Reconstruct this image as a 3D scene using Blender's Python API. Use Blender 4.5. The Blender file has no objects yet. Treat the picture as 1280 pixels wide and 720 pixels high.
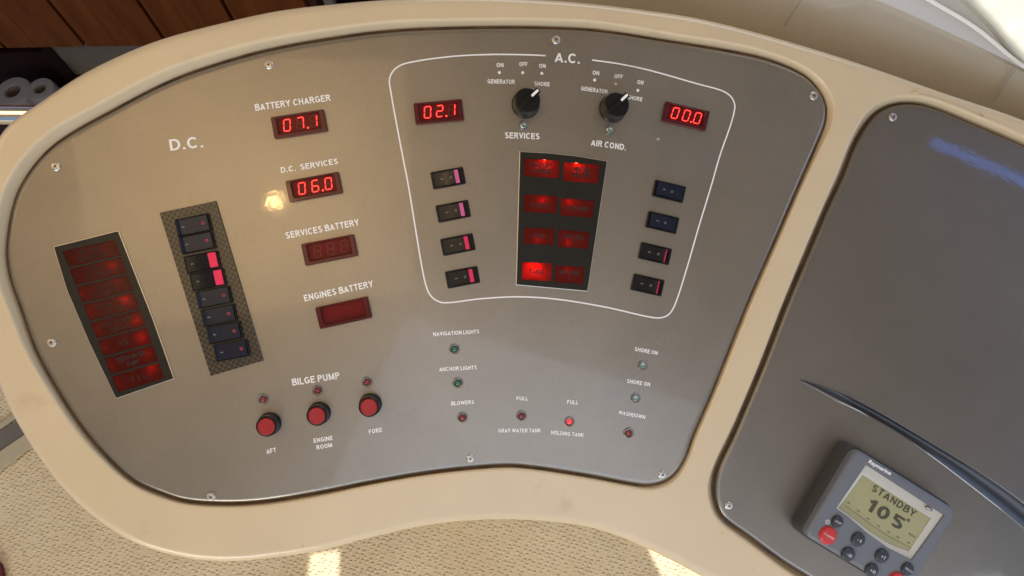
import bpy, bmesh, math, random
from mathutils import Vector, Matrix
from mathutils.geometry import delaunay_2d_cdt
random.seed(7)
SC = bpy.context.scene
COL = SC.collection
# ------------------------------------------------------------------ camera frame
FPX = 920.0                                    # focal length in pixels of the 1280 px wide picture
D = 0.644                                      # camera to panel plane, metres
upc = Vector((-60, 410, 920)).normalized()     # world up seen from the camera
yc = Vector((0, 1, 0)); yw = (yc - upc * yc.dot(upc)).normalized()
xw = yw.cross(upc).normalized()
CW = Matrix((xw, yw, upc))                     # camera coords -> world coords
CAMZ = 1.58
CAMPOS = Vector((0, 0, CAMZ))
def ray_w(px, py): return CW @ Vector((px - 640, 360 - py, -FPX))
N_c = Vector((80, -30, 920)).normalized()      # normal of the panels in camera coords
U_c = (Vector((1, 0, 0)) - N_c * N_c.x).normalized()
V_c = N_c.cross(U_c)
FOOT_c = -N_c * D
PANEL = Matrix.Translation(CAMPOS + CW @ FOOT_c) @ Matrix((CW @ U_c, CW @ V_c, CW @ N_c)).transposed().to_4x4()
PINV = PANEL.inverted()
def P(px, py, w=0.0):
    """point of the console frame (u, v, w) that stands at height w above the panel plane, w in metres"""
    r = Vector((px - 640, 360 - py, -FPX))
    t = (D - w) / (-N_c.dot(r))
    q = r * t - FOOT_c
    return Vector((q.dot(U_c), q.dot(V_c), w))
def Wz(px, py, z):
    r = ray_w(px, py); return CAMPOS + r * ((z - CAMZ) / r.z)
def Wd(px, py, depth): return CAMPOS + ray_w(px, py) * (depth / FPX)

cam = bpy.data.cameras.new('camera'); camo = bpy.data.objects.new('camera', cam); COL.objects.link(camo)
camo.matrix_world = Matrix.Translation(CAMPOS) @ CW.to_4x4()
cam.sensor_width = 36; cam.lens = 36 * FPX / 1280; cam.clip_start = 0.02; cam.clip_end = 60
SC.camera = camo

# ------------------------------------------------------------------ light
world = bpy.data.worlds.new("World"); SC.world = world; world.use_nodes = True
bg = world.node_tree.nodes['Background']; bg.inputs[0].default_value = (0.50, 0.66, 1.0, 1); bg.inputs[1].default_value = 0.45
SC.view_settings.view_transform = 'Standard'; SC.view_settings.look = 'None'
SC.view_settings.exposure = 0.0; SC.view_settings.gamma = 1
def area(name, pos, target, sx, sy, power, col):
    l = bpy.data.lights.new(name, 'AREA'); l.shape = 'RECTANGLE'; l.size = sx; l.size_y = sy; l.energy = power; l.color = col
    o = bpy.data.objects.new(name, l); COL.objects.link(o); o.location = pos
    o.rotation_euler = (Vector(target) - Vector(pos)).to_track_quat('-Z', 'Y').to_euler(); return o
PC = PANEL @ Vector((0, 0, 0))
def PW(u, v, w): return PANEL @ Vector((u, v, w))
def mirror(px, py, dist, w=0.0):
    p = P(px, py, w); d = Vector((p.x, p.y, D - w)).normalized(); return PANEL @ (p + d*dist)
area('warm_fill_left', PW(-1.5, 0.5, 0.8), PW(-0.1, 0, 0), 0.9, 0.9, 6.8, (1.0, 0.66, 0.34))  # added warm area lamp, tints the left side
area('aft_edge_fill', PW(0.3, -1.7, 1.25), PW(0.1, -0.1, 0), 1.6, 0.4, 6, (0.62, 0.77, 1.0))  # added cool strip on the viewer's side for blue edge highlights
area('side_edge_fill', PW(2.0, 0.1, 0.55), PW(0.1, 0, 0), 0.9, 0.3, 3.8, (0.52, 0.68, 1.0))  # added blue strip, kept thin for crisp highlights on right edges
area('fore_edge_fill', PW(0.7, 1.7, 0.45), PW(0.3, 0, 0), 1.8, 0.42, 12, (0.86, 0.92, 1.0))  # added strip on the dash side, highlights groove lips and rims
def reflected_fill(name, px, dist, power, col):
    """an added, unseen area lamp whose outline is given by where its reflection lies in the panel"""
    c = [mirror(x, y, dist) for x, y in px]; m_ = (c[0]+c[1]+c[2]+c[3])/4; ex = ((c[1]-c[0])+(c[2]-c[3]))/2; ey = ((c[3]-c[0])+(c[2]-c[1]))/2
    z = (m_ - PC).normalized(); x = (ex - z*ex.dot(z)).normalized(); y = z.cross(x)
    o = area(name, m_, PC, ex.length, ey.length, power, col); o.rotation_euler = Matrix((x, y, z)).transposed().to_euler(); return o
reflected_fill('cool_sheen_fill', [(500,365),(905,520),(770,870),(365,715)], 1.0, 2.0, (0.70, 0.80, 1.0))  # added lamp, gives the lower main panel its cool sheen
reflected_fill('right_panel_fill', [(880,745),(1300,745),(1300,1020),(880,1020)], 1.0, 1.9, (0.84, 0.88, 1.0))  # added lamp, lightens the lower part of the right panel
reflected_fill('gold_sheen_fill', [(90,80),(500,70),(545,380),(130,400)], 1.05, 1.65, (1.0, 0.69, 0.35))  # added lamp, gives the upper left paint its golden sheen
area('floor_fill', Vector((-0.9, -2.0, 1.0)), Vector((-0.3, -0.4, 0)), 1.2, 0.6, 26, (1.0, 0.93, 0.78))  # fill lamp added to brighten the floor
dl = bpy.data.lights.new('downlight', 'AREA'); dl.shape = 'DISK'; dl.size = 0.03; dl.energy = 0.2; dl.color = (1.0, 0.62, 0.22)
dlo = bpy.data.objects.new('downlight', dl); COL.objects.link(dlo); dlo.location = mirror(343, 252, 1.0)
dlo.rotation_euler = (PC - dlo.location).to_track_quat('-Z', 'Y').to_euler()
e1, e2 = mirror(1168, 176, 1.1), mirror(1330, 246, 1.1)       # gap of blue sky under the windscreen frame
gp = area('windscreen_gap_sky', (e1 + e2)/2, PANEL @ P(1240, 205, 0), (e2 - e1).length, 0.020, 0.10, (0.07, 0.26, 1.0))
zq_ = (gp.location - (PANEL @ P(1240, 205, 0))).normalized(); xq_ = (e2 - e1).normalized(); yq_ = zq_.cross(xq_).normalized(); xq_ = yq_.cross(zq_)
gp.rotation_euler = Matrix((xq_, yq_, zq_)).transposed().to_euler()
# sun patches on the sole and dash come through holes in an added sun-blocking slab
SUN_DIR = Vector((0.22, -0.42, 1.0)).normalized()      # towards the sun
sl = bpy.data.lights.new('sun', 'SUN'); sl.energy = 5; sl.angle = math.radians(0.3); sl.color = (1, 0.98, 0.95)
so = bpy.data.objects.new('sun', sl); COL.objects.link(so); so.location = (0, 0, 5)
so.rotation_euler = SUN_DIR.to_track_quat('Z', 'Y').to_euler()

# ------------------------------------------------------------------ materials
def mat(name, col, rough=0.5, metal=0.0, coat=0.0, emis=None, es=0.0, bump=None, mottled=0.0, mscale=6, coat_rough=0.05, spec=0.5):
    m = bpy.data.materials.new(name); m.use_nodes = True; nt = m.node_tree; b = nt.nodes['Principled BSDF']
    b.inputs['Base Color'].default_value = (*col, 1); b.inputs['Roughness'].default_value = rough; b.inputs['Metallic'].default_value = metal
    b.inputs['Coat Weight'].default_value = coat; b.inputs['Coat Roughness'].default_value = coat_rough
    b.inputs['Specular IOR Level'].default_value = spec
    if emis: b.inputs['Emission Color'].default_value = (*emis, 1); b.inputs['Emission Strength'].default_value = es
    tc = nt.nodes.new('ShaderNodeTexCoord')
    if mottled:
        n = nt.nodes.new('ShaderNodeTexNoise'); n.inputs['Scale'].default_value = mscale; n.inputs['Detail'].default_value = 6; n.inputs['Roughness'].default_value = 0.6
        nt.links.new(tc.outputs['Object'], n.inputs['Vector'])
        r = nt.nodes.new('ShaderNodeMapRange'); r.inputs[1].default_value = 0.3; r.inputs[2].default_value = 0.7; r.inputs[3].default_value = 1 - mottled; r.inputs[4].default_value = 1 + mottled
        nt.links.new(n.outputs[0], r.inputs[0])
        mx = nt.nodes.new('ShaderNodeVectorMath'); mx.operation = 'SCALE'; mx.inputs[0].default_value = col
        nt.links.new(r.outputs[0], mx.inputs['Scale']); nt.links.new(mx.outputs[0], b.inputs['Base Color'])
    if bump:
        sc, st, dist = bump
        n = nt.nodes.new('ShaderNodeTexNoise'); n.inputs['Scale'].default_value = sc; n.inputs['Detail'].default_value = 3
        nt.links.new(tc.outputs['Object'], n.inputs['Vector'])
        bp = nt.nodes.new('ShaderNodeBump'); bp.inputs['Strength'].default_value = st; bp.inputs['Distance'].default_value = dist
        nt.links.new(n.outputs[0], bp.inputs['Height']); nt.links.new(bp.outputs[0], b.inputs['Normal'])
    return m
def smudges(m, dirt):
    """faint finger marks and a few brown specks"""
    nt = m.node_tree; b = nt.nodes['Principled BSDF']; src = b.inputs['Base Color'].links[0].from_socket; tc = nt.nodes.new('ShaderNodeTexCoord')
    n = nt.nodes.new('ShaderNodeTexNoise'); n.inputs['Scale'].default_value = 22; n.inputs['Detail'].default_value = 5; nt.links.new(tc.outputs['Object'], n.inputs[0])
    r = nt.nodes.new('ShaderNodeMapRange'); r.inputs[1].default_value = 0.64; r.inputs[2].default_value = 0.78; r.inputs[4].default_value = 0.45; nt.links.new(n.outputs[0], r.inputs[0])
    v = nt.nodes.new('ShaderNodeTexVoronoi'); v.inputs['Scale'].default_value = 26; nt.links.new(tc.outputs['Object'], v.inputs[0])
    q = nt.nodes.new('ShaderNodeMapRange'); q.inputs[1].default_value = 0.045; q.inputs[2].default_value = 0.015; q.inputs[4].default_value = 0.5; nt.links.new(v.outputs['Distance'], q.inputs[0])
    a = nt.nodes.new('ShaderNodeMath'); a.operation = 'ADD'; a.use_clamp = True; nt.links.new(r.outputs[0], a.inputs[0]); nt.links.new(q.outputs[0], a.inputs[1])
    mx = nt.nodes.new('ShaderNodeMix'); mx.data_type = 'RGBA'; mx.inputs[7].default_value = (*dirt, 1); nt.links.new(a.outputs[0], mx.inputs[0]); nt.links.new(src, mx.inputs[6]); nt.links.new(mx.outputs[2], b.inputs['Base Color'])
def paint_mat(name, col):
    """metallic console paint: fine flake speckle, clear coat, a few smears of dust"""
    m = mat(name, col, 0.40, 0.88, 0.7, coat_rough=0.04)
    nt = m.node_tree; b = nt.nodes['Principled BSDF']; tc = nt.nodes.new('ShaderNodeTexCoord')
    v = nt.nodes.new('ShaderNodeTexNoise'); v.inputs['Scale'].default_value = 900; v.inputs['Detail'].default_value = 2
    nt.links.new(tc.outputs['Object'], v.inputs['Vector'])
    n = nt.nodes.new('ShaderNodeTexNoise'); n.inputs['Scale'].default_value = 9; n.inputs['Detail'].default_value = 7; n.inputs['Roughness'].default_value = 0.62
    nt.links.new(tc.outputs['Object'], n.inputs['Vector'])
    a = nt.nodes.new('ShaderNodeMapRange'); a.inputs[1].default_value = 0.3; a.inputs[2].default_value = 0.7; a.inputs[3].default_value = 0.95; a.inputs[4].default_value = 1.05
    nt.links.new(v.outputs[0], a.inputs[0])
    c = nt.nodes.new('ShaderNodeMapRange'); c.inputs[1].default_value = 0.3; c.inputs[2].default_value = 0.7; c.inputs[3].default_value = 0.91; c.inputs[4].default_value = 1.07
    nt.links.new(n.outputs[0], c.inputs[0])
    mu = nt.nodes.new('ShaderNodeMath'); mu.operation = 'MULTIPLY'; nt.links.new(a.outputs[0], mu.inputs[0]); nt.links.new(c.outputs[0], mu.inputs[1])
    s = nt.nodes.new('ShaderNodeVectorMath'); s.operation = 'SCALE'; s.inputs[0].default_value = col
    nt.links.new(mu.outputs[0], s.inputs['Scale']); nt.links.new(s.outputs[0], b.inputs['Base Color'])
    vo = nt.nodes.new('ShaderNodeTexVoronoi'); vo.inputs['Scale'].default_value = 34; nt.links.new(tc.outputs['Object'], vo.inputs['Vector'])
    sp = nt.nodes.new('ShaderNodeMapRange'); sp.inputs[1].default_value = 0.030; sp.inputs[2].default_value = 0.012; sp.inputs[3].default_value = 0.0; sp.inputs[4].default_value = 0.55; nt.links.new(vo.outputs['Distance'], sp.inputs[0])
    n3 = nt.nodes.new('ShaderNodeTexNoise'); n3.inputs['Scale'].default_value = 11; nt.links.new(tc.outputs['Object'], n3.inputs['Vector'])
    g3 = nt.nodes.new('ShaderNodeMath'); g3.operation = 'GREATER_THAN'; g3.inputs[1].default_value = 0.56; nt.links.new(n3.outputs[0], g3.inputs[0])
    m3 = nt.nodes.new('ShaderNodeMath'); m3.operation = 'MULTIPLY'; nt.links.new(sp.outputs[0], m3.inputs[0]); nt.links.new(g3.outputs[0], m3.inputs[1])
    mx = nt.nodes.new('ShaderNodeMix'); mx.data_type = 'RGBA'; mx.inputs[7].default_value = (0.5, 0.47, 0.42, 1); nt.links.new(m3.outputs[0], mx.inputs[0]); nt.links.new(s.outputs[0], mx.inputs[6]); nt.links.new(mx.outputs[2], b.inputs['Base Color'])
    rr = nt.nodes.new('ShaderNodeMapRange'); rr.inputs[1].default_value = 0.35; rr.inputs[2].default_value = 0.7; rr.inputs[3].default_value = 0.015; rr.inputs[4].default_value = 0.09
    nt.links.new(n.outputs[0], rr.inputs[0]); nt.links.new(rr.outputs[0], b.inputs['Coat Roughness'])
    op = nt.nodes.new('ShaderNodeTexNoise'); op.inputs['Scale'].default_value = 210; op.inputs['Detail'].default_value = 3; nt.links.new(tc.outputs['Object'], op.inputs['Vector'])
    ob = nt.nodes.new('ShaderNodeBump'); ob.inputs['Strength'].default_value = 1.0; ob.inputs['Distance'].default_value = 0.00003; nt.links.new(op.outputs[0], ob.inputs['Height']); nt.links.new(ob.outputs[0], b.inputs['Coat Normal'])
    return m
M = {}
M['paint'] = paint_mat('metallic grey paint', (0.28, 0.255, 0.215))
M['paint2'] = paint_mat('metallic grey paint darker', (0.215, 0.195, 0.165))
M['cream'] = mat('cream gelcoat', (0.60, 0.487, 0.315), 0.33, 0, 0.35, mottled=0.035, mscale=14, coat_rough=0.2, bump=(60, 0.03, 0.002))
smudges(M['cream'], (0.36, 0.26, 0.15))
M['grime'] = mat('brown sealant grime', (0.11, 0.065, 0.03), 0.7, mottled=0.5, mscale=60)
M['black'] = mat('black plastic', (0.007, 0.007, 0.008), 0.3, spec=0.25)
M['black_bluesheen'] = mat('black plastic blue sheen', (0.007, 0.011, 0.024), 0.2, spec=0.3)  # blue reflection on switched-off rockers is put into the base colour
M['knob'] = mat('black knob plastic', (0.006, 0.006, 0.006), 0.28, spec=0.3)
M['black_soft'] = mat('satin black frame', (0.014, 0.013, 0.011), 0.3, spec=0.3)
M['rocker'] = mat('rocker black plastic', (0.009, 0.009, 0.011), 0.22, spec=0.25)
M['interior'] = mat('dark slate groove liner', (0.035, 0.040, 0.048), 0.35)
M['white'] = mat('white silk screen ink', (0.82, 0.82, 0.80), 0.5)
M['white_worn'] = mat('worn white ink', (0.62, 0.61, 0.58), 0.5)
M['grey_ink'] = mat('faint grey ink', (0.22, 0.21, 0.20), 0.5)
M['red_ink'] = mat('red ink', (0.5, 0.03, 0.05), 0.5)
M['white_plastic'] = mat('white pointer plastic', (0.88, 0.88, 0.86), 0.4)
M['pink'] = mat('pink red plastic', (0.85, 0.025, 0.09), 0.45)
M['pinkpale'] = mat('faded pink plastic', (0.72, 0.13, 0.26), 0.45)
M['redcap'] = mat('red push cap', (0.31, 0.007, 0.009), 0.4)
M['steel'] = mat('stainless steel', (0.58, 0.56, 0.52), 0.38, 1.0)
M['chrome'] = mat('polished rail steel', (0.85, 0.84, 0.82), 0.08, 1.0)
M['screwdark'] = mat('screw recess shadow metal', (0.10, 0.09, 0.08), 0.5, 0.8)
M['bezelred'] = mat('dark red acrylic bezel', (0.075, 0.008, 0.010), 0.12, spec=0.35)
M['wellred'] = mat('dark red display well', (0.13, 0.006, 0.007), 0.3, spec=0.15)
M['segoff'] = mat('unlit segment', (0.105, 0.007, 0.008), 0.4)
M['seg'] = mat('lit red segment', (0.5, 0.02, 0.02), 0.5, emis=(1.0, 0.045, 0.035), es=2.4)
M['cellred'] = mat('red lamp well', (0.30, 0.012, 0.010), 0.5)
M['legend'] = mat('black legend ink', (0.006, 0.003, 0.003), 0.6)
M['legend_dim'] = mat('dull legend ink', (0.022, 0.004, 0.003), 0.6)
M['ledred'] = mat('dark red lamp lens', (0.22, 0.008, 0.012), 0.15, coat=0.5)
M['ledredlit'] = mat('bright red lamp lens', (0.75, 0.04, 0.05), 0.15, emis=(1, 0.05, 0.06), es=0.7)
M['ledgreen'] = mat('dark green lamp lens', (0.012, 0.12, 0.06), 0.15, coat=0.5)
M['ledclear'] = mat('clear faceted lamp lens', (0.22, 0.30, 0.27), 0.1, 0.3, coat=0.6)
M['ledbezel'] = mat('lamp bezel', (0.17, 0.165, 0.155), 0.35, 0.8)
M['apbody'] = mat('blue grey plastic housing', (0.135, 0.145, 0.165), 0.42, bump=(900, 0.05, 0.0004))
M['apdark'] = mat('dark grey rubber housing', (0.045, 0.045, 0.043), 0.55)
M['apwin'] = mat('pale window surround', (0.50, 0.49, 0.44), 0.3, coat=0.3)
M['lcd'] = mat('olive liquid crystal', (0.34, 0.33, 0.18), 0.25, coat=0.6, coat_rough=0.02)
M['lcdink'] = mat('liquid crystal ink', (0.055, 0.055, 0.03), 0.4)
M['lcdfaint'] = mat('faint liquid crystal ink', (0.14, 0.135, 0.07), 0.4)
M['keydark'] = mat('dark rubber key', (0.025, 0.03, 0.04), 0.38)
M['keyred'] = mat('red rubber key', (0.50, 0.025, 0.03), 0.42)
M['fascia'] = mat('dash gelcoat', (0.48, 0.43, 0.33), 0.4, mottled=0.03)
M['ledge'] = mat('pale dash ledge', (0.62, 0.62, 0.60), 0.4, mottled=0.03)
M['bead'] = mat('white piping bead', (0.9, 0.9, 0.86), 0.3)
M['cover'] = mat('pale vinyl cover', (0.44, 0.44, 0.37), 0.5, mottled=0.05, bump=(30, 0.4, 0.01))
M['seam'] = mat('seam line', (0.36, 0.32, 0.23), 0.7)
M['paper'] = mat('paper roll', (0.21, 0.195, 0.19), 0.9, bump=(120, 0.3, 0.002))
M['card'] = mat('cardboard core', (0.14, 0.10, 0.07), 0.9)
M['darkwood'] = mat('dark wood', (0.05, 0.018, 0.010), 0.4)
M['greyback'] = mat('grey backsplash', (0.16, 0.14, 0.115), 0.5, mottled=0.1)
M['darkapp'] = mat('dark appliance', (0.015, 0.006, 0.005), 0.3)
M['stripgrey'] = mat('grey floor channel', (0.16, 0.14, 0.11), 0.5, mottled=0.1)
M['striptan'] = mat('tan floor edging', (0.50, 0.43, 0.28), 0.5, mottled=0.05)
M['redmat'] = mat('dark red mat', (0.12, 0.015, 0.015), 0.8)
M['sun_mask'] = mat('warm beige sun mask', (0.62, 0.52, 0.40), 0.7)  # for the unseen slab added overhead to block the sun

def pane_mat(name, tr, df, fac):
    m = bpy.data.materials.new(name); m.use_nodes = True; nt = m.node_tree; b = nt.nodes['Principled BSDF']; out = nt.nodes['Material Output']
    b.inputs['Base Color'].default_value = (*df, 1); b.inputs['Roughness'].default_value = 0.15
    t = nt.nodes.new('ShaderNodeBsdfTransparent'); t.inputs[0].default_value = (*tr, 1)
    l = nt.nodes.new('ShaderNodeBsdfTranslucent'); l.inputs[0].default_value = (0.95, 0.12, 0.05, 1)
    m1 = nt.nodes.new('ShaderNodeMixShader'); m1.inputs[0].default_value = 0.6; nt.links.new(b.outputs[0], m1.inputs[1]); nt.links.new(l.outputs[0], m1.inputs[2])
    m2 = nt.nodes.new('ShaderNodeMixShader'); m2.inputs[0].default_value = fac; nt.links.new(m1.outputs[0], m2.inputs[1]); nt.links.new(t.outputs[0], m2.inputs[2])
    nt.links.new(m2.outputs[0], out.inputs[0]); return m
M['pane'] = pane_mat('red translucent legend pane', (0.75, 0.10, 0.07), (0.17, 0.015, 0.011), 0.22)
M['pane2'] = pane_mat('smoked red legend pane', (0.50, 0.05, 0.035), (0.10, 0.011, 0.007), 0.2)
def bulb_mat(s):
    return mat('bulb glow %.1f' % s, (0.6, 0.05, 0.03), 0.4, emis=(1.0, 0.13, 0.045), es=s)
def carbon():
    m = mat('carbon fibre weave', (0.05, 0.04, 0.03), 0.35, coat=0.3); nt = m.node_tree; b = nt.nodes['Principled BSDF']
    tc = nt.nodes.new('ShaderNodeTexCoord'); mp = nt.nodes.new('ShaderNodeMapping'); mp.inputs['Rotation'].default_value = (0, 0, math.radians(74)); mp.inputs['Scale'].default_value = (390, 390, 390)
    nt.links.new(tc.outputs['Object'], mp.inputs[0])
    ck = nt.nodes.new('ShaderNodeTexChecker'); ck.inputs['Scale'].default_value = 1.0
    ck.inputs[1].default_value = (0.085, 0.062, 0.034, 1); ck.inputs[2].default_value = (0.012, 0.010, 0.006, 1)
    nt.links.new(mp.outputs[0], ck.inputs[0])
    n = nt.nodes.new('ShaderNodeTexNoise'); n.inputs['Scale'].default_value = 60; nt.links.new(tc.outputs['Object'], n.inputs[0])
    mx = nt.nodes.new('ShaderNodeMix'); mx.data_type = 'RGBA'; mx.blend_type = 'MULTIPLY'; mx.inputs[0].default_value = 0.6
    nt.links.new(ck.outputs[0], mx.inputs[6]); nt.links.new(n.outputs[0], mx.inputs[7]); nt.links.new(mx.outputs[2], b.inputs['Base Color'])
    bp = nt.nodes.new('ShaderNodeBump'); bp.inputs['Strength'].default_value = 0.6; bp.inputs['Distance'].default_value = 0.0006
    nt.links.new(ck.outputs[1], bp.inputs['Height']); nt.links.new(bp.outputs[0], b.inputs['Normal']); return m
M['carbon'] = carbon()
def wood():
    m = mat('reddish wood veneer', (0.2, 0.07, 0.03), 0.35, coat=0.3); nt = m.node_tree; b = nt.nodes['Principled BSDF']
    tc = nt.nodes.new('ShaderNodeTexCoord'); mp = nt.nodes.new('ShaderNodeMapping'); mp.inputs['Scale'].default_value = (16, 16, 0.9)
    nt.links.new(tc.outputs['Object'], mp.inputs[0]); n = nt.nodes.new('ShaderNodeTexNoise'); n.inputs['Scale'].default_value = 3; n.inputs['Detail'].default_value = 6
    nt.links.new(mp.outputs[0], n.inputs[0]); r = nt.nodes.new('ShaderNodeValToRGB'); nt.links.new(n.outputs[0], r.inputs[0])
    r.color_ramp.elements[0].position = 0.3; r.color_ramp.elements[0].color = (0.105, 0.027, 0.005, 1); r.color_ramp.elements[1].position = 0.75; r.color_ramp.elements[1].color = (0.19, 0.058, 0.012, 1)
    nt.links.new(r.outputs[0], b.inputs['Base Color']); return m
M['wood'] = wood()
def sole():
    """moulded non-skid: rows of short raised dashes"""
    m = mat('non skid cream sole', (0.66, 0.56, 0.37), 0.6); nt = m.node_tree; b = nt.nodes['Principled BSDF']
    tc = nt.nodes.new('ShaderNodeTexCoord'); mp = nt.nodes.new('ShaderNodeMapping'); mp.inputs['Rotation'].default_value = (0, 0, math.radians(24)); mp.inputs['Scale'].default_value = (88, 130, 1)
    nt.links.new(tc.outputs['Object'], mp.inputs[0])
    v = nt.nodes.new('ShaderNodeTexVoronoi'); v.feature = 'SMOOTH_F1'; v.inputs['Scale'].default_value = 1.0; v.inputs['Randomness'].default_value = 0.38; v.inputs['Smoothness'].default_value = 0.3; nt.links.new(mp.outputs[0], v.inputs[0])
    n = nt.nodes.new('ShaderNodeTexNoise'); n.inputs['Scale'].default_value = 140; n.inputs['Detail'].default_value = 5; n.inputs['Roughness'].default_value = 0.7; nt.links.new(tc.outputs['Object'], n.inputs[0])
    mr = nt.nodes.new('ShaderNodeMapRange'); mr.interpolation_type = 'SMOOTHSTEP'; mr.inputs[1].default_value = 0.12; mr.inputs[2].default_value = 0.42; mr.inputs[3].default_value = 1; mr.inputs[4].default_value = 0; nt.links.new(v.outputs['Distance'], mr.inputs[0])
    ad = nt.nodes.new('ShaderNodeMath'); ad.operation = 'MULTIPLY_ADD'; ad.inputs[1].default_value = 0.9; nt.links.new(n.outputs[0], ad.inputs[0]); nt.links.new(mr.outputs[0], ad.inputs[2])
    bp = nt.nodes.new('ShaderNodeBump'); bp.inputs['Strength'].default_value = 1.0; bp.inputs['Distance'].default_value = 0.0022
    nt.links.new(ad.outputs[0], bp.inputs['Height']); nt.links.new(bp.outputs[0], b.inputs['Normal'])
    n2 = nt.nodes.new('ShaderNodeTexNoise'); n2.inputs['Scale'].default_value = 5; n2.inputs['Detail'].default_value = 5; nt.links.new(tc.outputs['Object'], n2.inputs[0])
    r = nt.nodes.new('ShaderNodeValToRGB'); nt.links.new(n2.outputs[0], r.inputs[0]); r.color_ramp.elements[0].position = 0.3; r.color_ramp.elements[1].position = 0.7
    r.color_ramp.elements[0].color = (0.68, 0.54, 0.32, 1); r.color_ramp.elements[1].color = (0.80, 0.67, 0.44, 1); nt.links.new(r.outputs[0], b.inputs['Base Color']); return m
M['sole'] = sole()

# ------------------------------------------------------------------ mesh helpers
class MB:
    def __init__(s): s.v = []; s.f = []
    def add(s, vs, fs):
        k = len(s.v); s.v += [Vector(v) for v in vs]; s.f += [tuple(i + k for i in f) for f in fs]; return k
    def loops(s, loops, closed=True, cap0=False, cap1=False):
        n = len(loops[0]); k = len(s.v)
        for l in loops: s.v += [Vector(v) for v in l]
        for a in range(len(loops) - 1):
            for i in range(n if closed else n - 1):
                j = (i + 1) % n; s.f.append((k + a * n + i, k + a * n + j, k + (a + 1) * n + j, k + (a + 1) * n + i))
        if cap1: b = k + (len(loops) - 1) * n; s.f.append(tuple(b + i for i in range(n)))
        if cap0: s.f.append(tuple(k + n - 1 - i for i in range(n)))
        return s
    def box(s, x0, x1, y0, y1, z0, z1):
        s.add([(x0,y0,z0),(x1,y0,z0),(x1,y1,z0),(x0,y1,z0),(x0,y0,z1),(x1,y0,z1),(x1,y1,z1),(x0,y1,z1)],
              [(3,2,1,0),(4,5,6,7),(0,1,5,4),(1,2,6,5),(2,3,7,6),(3,0,4,7)]); return s
    def fill(s, outer, holes=(), wfun=None):
        """flat filled region with holes; outer and holes are loops of 3D points (xy used for the fill)"""
        pts = []; edges = []
        for lp in [outer] + list(holes):
            k = len(pts); pts += [Vector(p) for p in lp]; n = len(lp); edges += [(k + i, k + (i + 1) % n) for i in range(n)]
        v2, e2, f2, vo, eo, fo = delaunay_2d_cdt([Vector((p.x, p.y)) for p in pts], edges, [], 0, 1e-7)
        def inside(q, lp):
            c = False; n = len(lp)
            for i in range(n):
                a = lp[i]; b = lp[i - 1]
                if (a[1] > q.y) != (b[1] > q.y) and q.x < (b[0] - a[0]) * (q.y - a[1]) / (b[1] - a[1]) + a[0]: c = not c
            return c
        k = len(s.v)
        for i, q in enumerate(v2):
            s.v.append(pts[vo[i][0]].copy() if vo[i] else Vector((q.x, q.y, pts[0].z)))
        for f in f2:
            q = (v2[f[0]] + v2[f[1]] + v2[f[2]]) / 3
            if inside(q, outer) and not any(inside(q, h) for h in holes): s.f.append(tuple(k + i for i in f))
        return s
    def mesh(s, name, smooth=35, merge=1e-6):
        bm = bmesh.new(); vs = [bm.verts.new(v) for v in s.v]
        for f in s.f:
            try: bm.faces.new([vs[i] for i in f])
            except ValueError: pass
        bmesh.ops.remove_doubles(bm, verts=bm.verts, dist=merge); bmesh.ops.recalc_face_normals(bm, faces=bm.faces)
        me = bpy.data.meshes.new(name); bm.to_mesh(me); bm.free()
        if smooth: me.shade_smooth(); me.set_sharp_from_angle(angle=math.radians(smooth))
        return me
def link(name, data, m=None, parent=None, loc=(0, 0, 0), rot=0.0):
    if m is not None and hasattr(data, 'materials') and not data.materials: data.materials.append(m)
    o = bpy.data.objects.new(name, data); COL.objects.link(o); o.parent = parent; o.location = loc
    if rot: o.rotation_euler = (0, 0, rot)
    return o
ORG = {}
def mk(name, mb, m, parent=None, smooth=35, frame=None):
    """mesh given in the coordinates of the console frame (or the world) with its origin moved to its middle"""
    c = Vector((0, 0, 0))
    for v in mb.v: c += v
    c /= len(mb.v); mb.v = [v - c for v in mb.v]
    o = link(name, mb.mesh(name, smooth), m, parent)
    if parent is not None: o.location = c - ORG[parent.name]
    elif frame is not None: o.matrix_world = frame @ Matrix.Translation(c)
    else: o.location = c
    ORG[o.name] = c; return o
def tag(o, label=None, cat=None, group=None, kind=None):
    if label: o['label'] = label
    if cat: o['category'] = cat
    if group: o['group'] = group
    if kind: o['kind'] = kind
    return o
def root(name, c, label, cat, frame=PANEL, group=None):
    o = bpy.data.objects.new(name, None); COL.objects.link(o); o.empty_display_size = 0.02
    o.matrix_world = frame @ Matrix.Translation(Vector(c)); ORG[o.name] = Vector(c); return tag(o, label, cat, group)
def rel(p, parent): return Vector(p) - ORG[parent.name]
def spline(pts, n=8, closed=True):
    out = []; k = len(pts); rng = range(k) if closed else range(k - 1)
    for i in rng:
        g = lambda j: Vector(pts[j % k]) if closed else Vector(pts[max(0, min(k - 1, j))])
        a, b, c, d = g(i - 1), g(i), g(i + 1), g(i + 2)
        # centripetal-ish tangents
        l = (c - b).length; m1 = (c - a) * (l / max(1e-9, (b - a).length + l)); m2 = (d - b) * (l / max(1e-9, (d - c).length + l))
        for s in range(n):
            t = s / n; out.append((2*t**3-3*t*t+1)*b + (t**3-2*t*t+t)*m1 + (-2*t**3+3*t*t)*c + (t**3-t*t)*m2)
    if not closed: out.append(Vector(pts[-1]))
    return out
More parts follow.
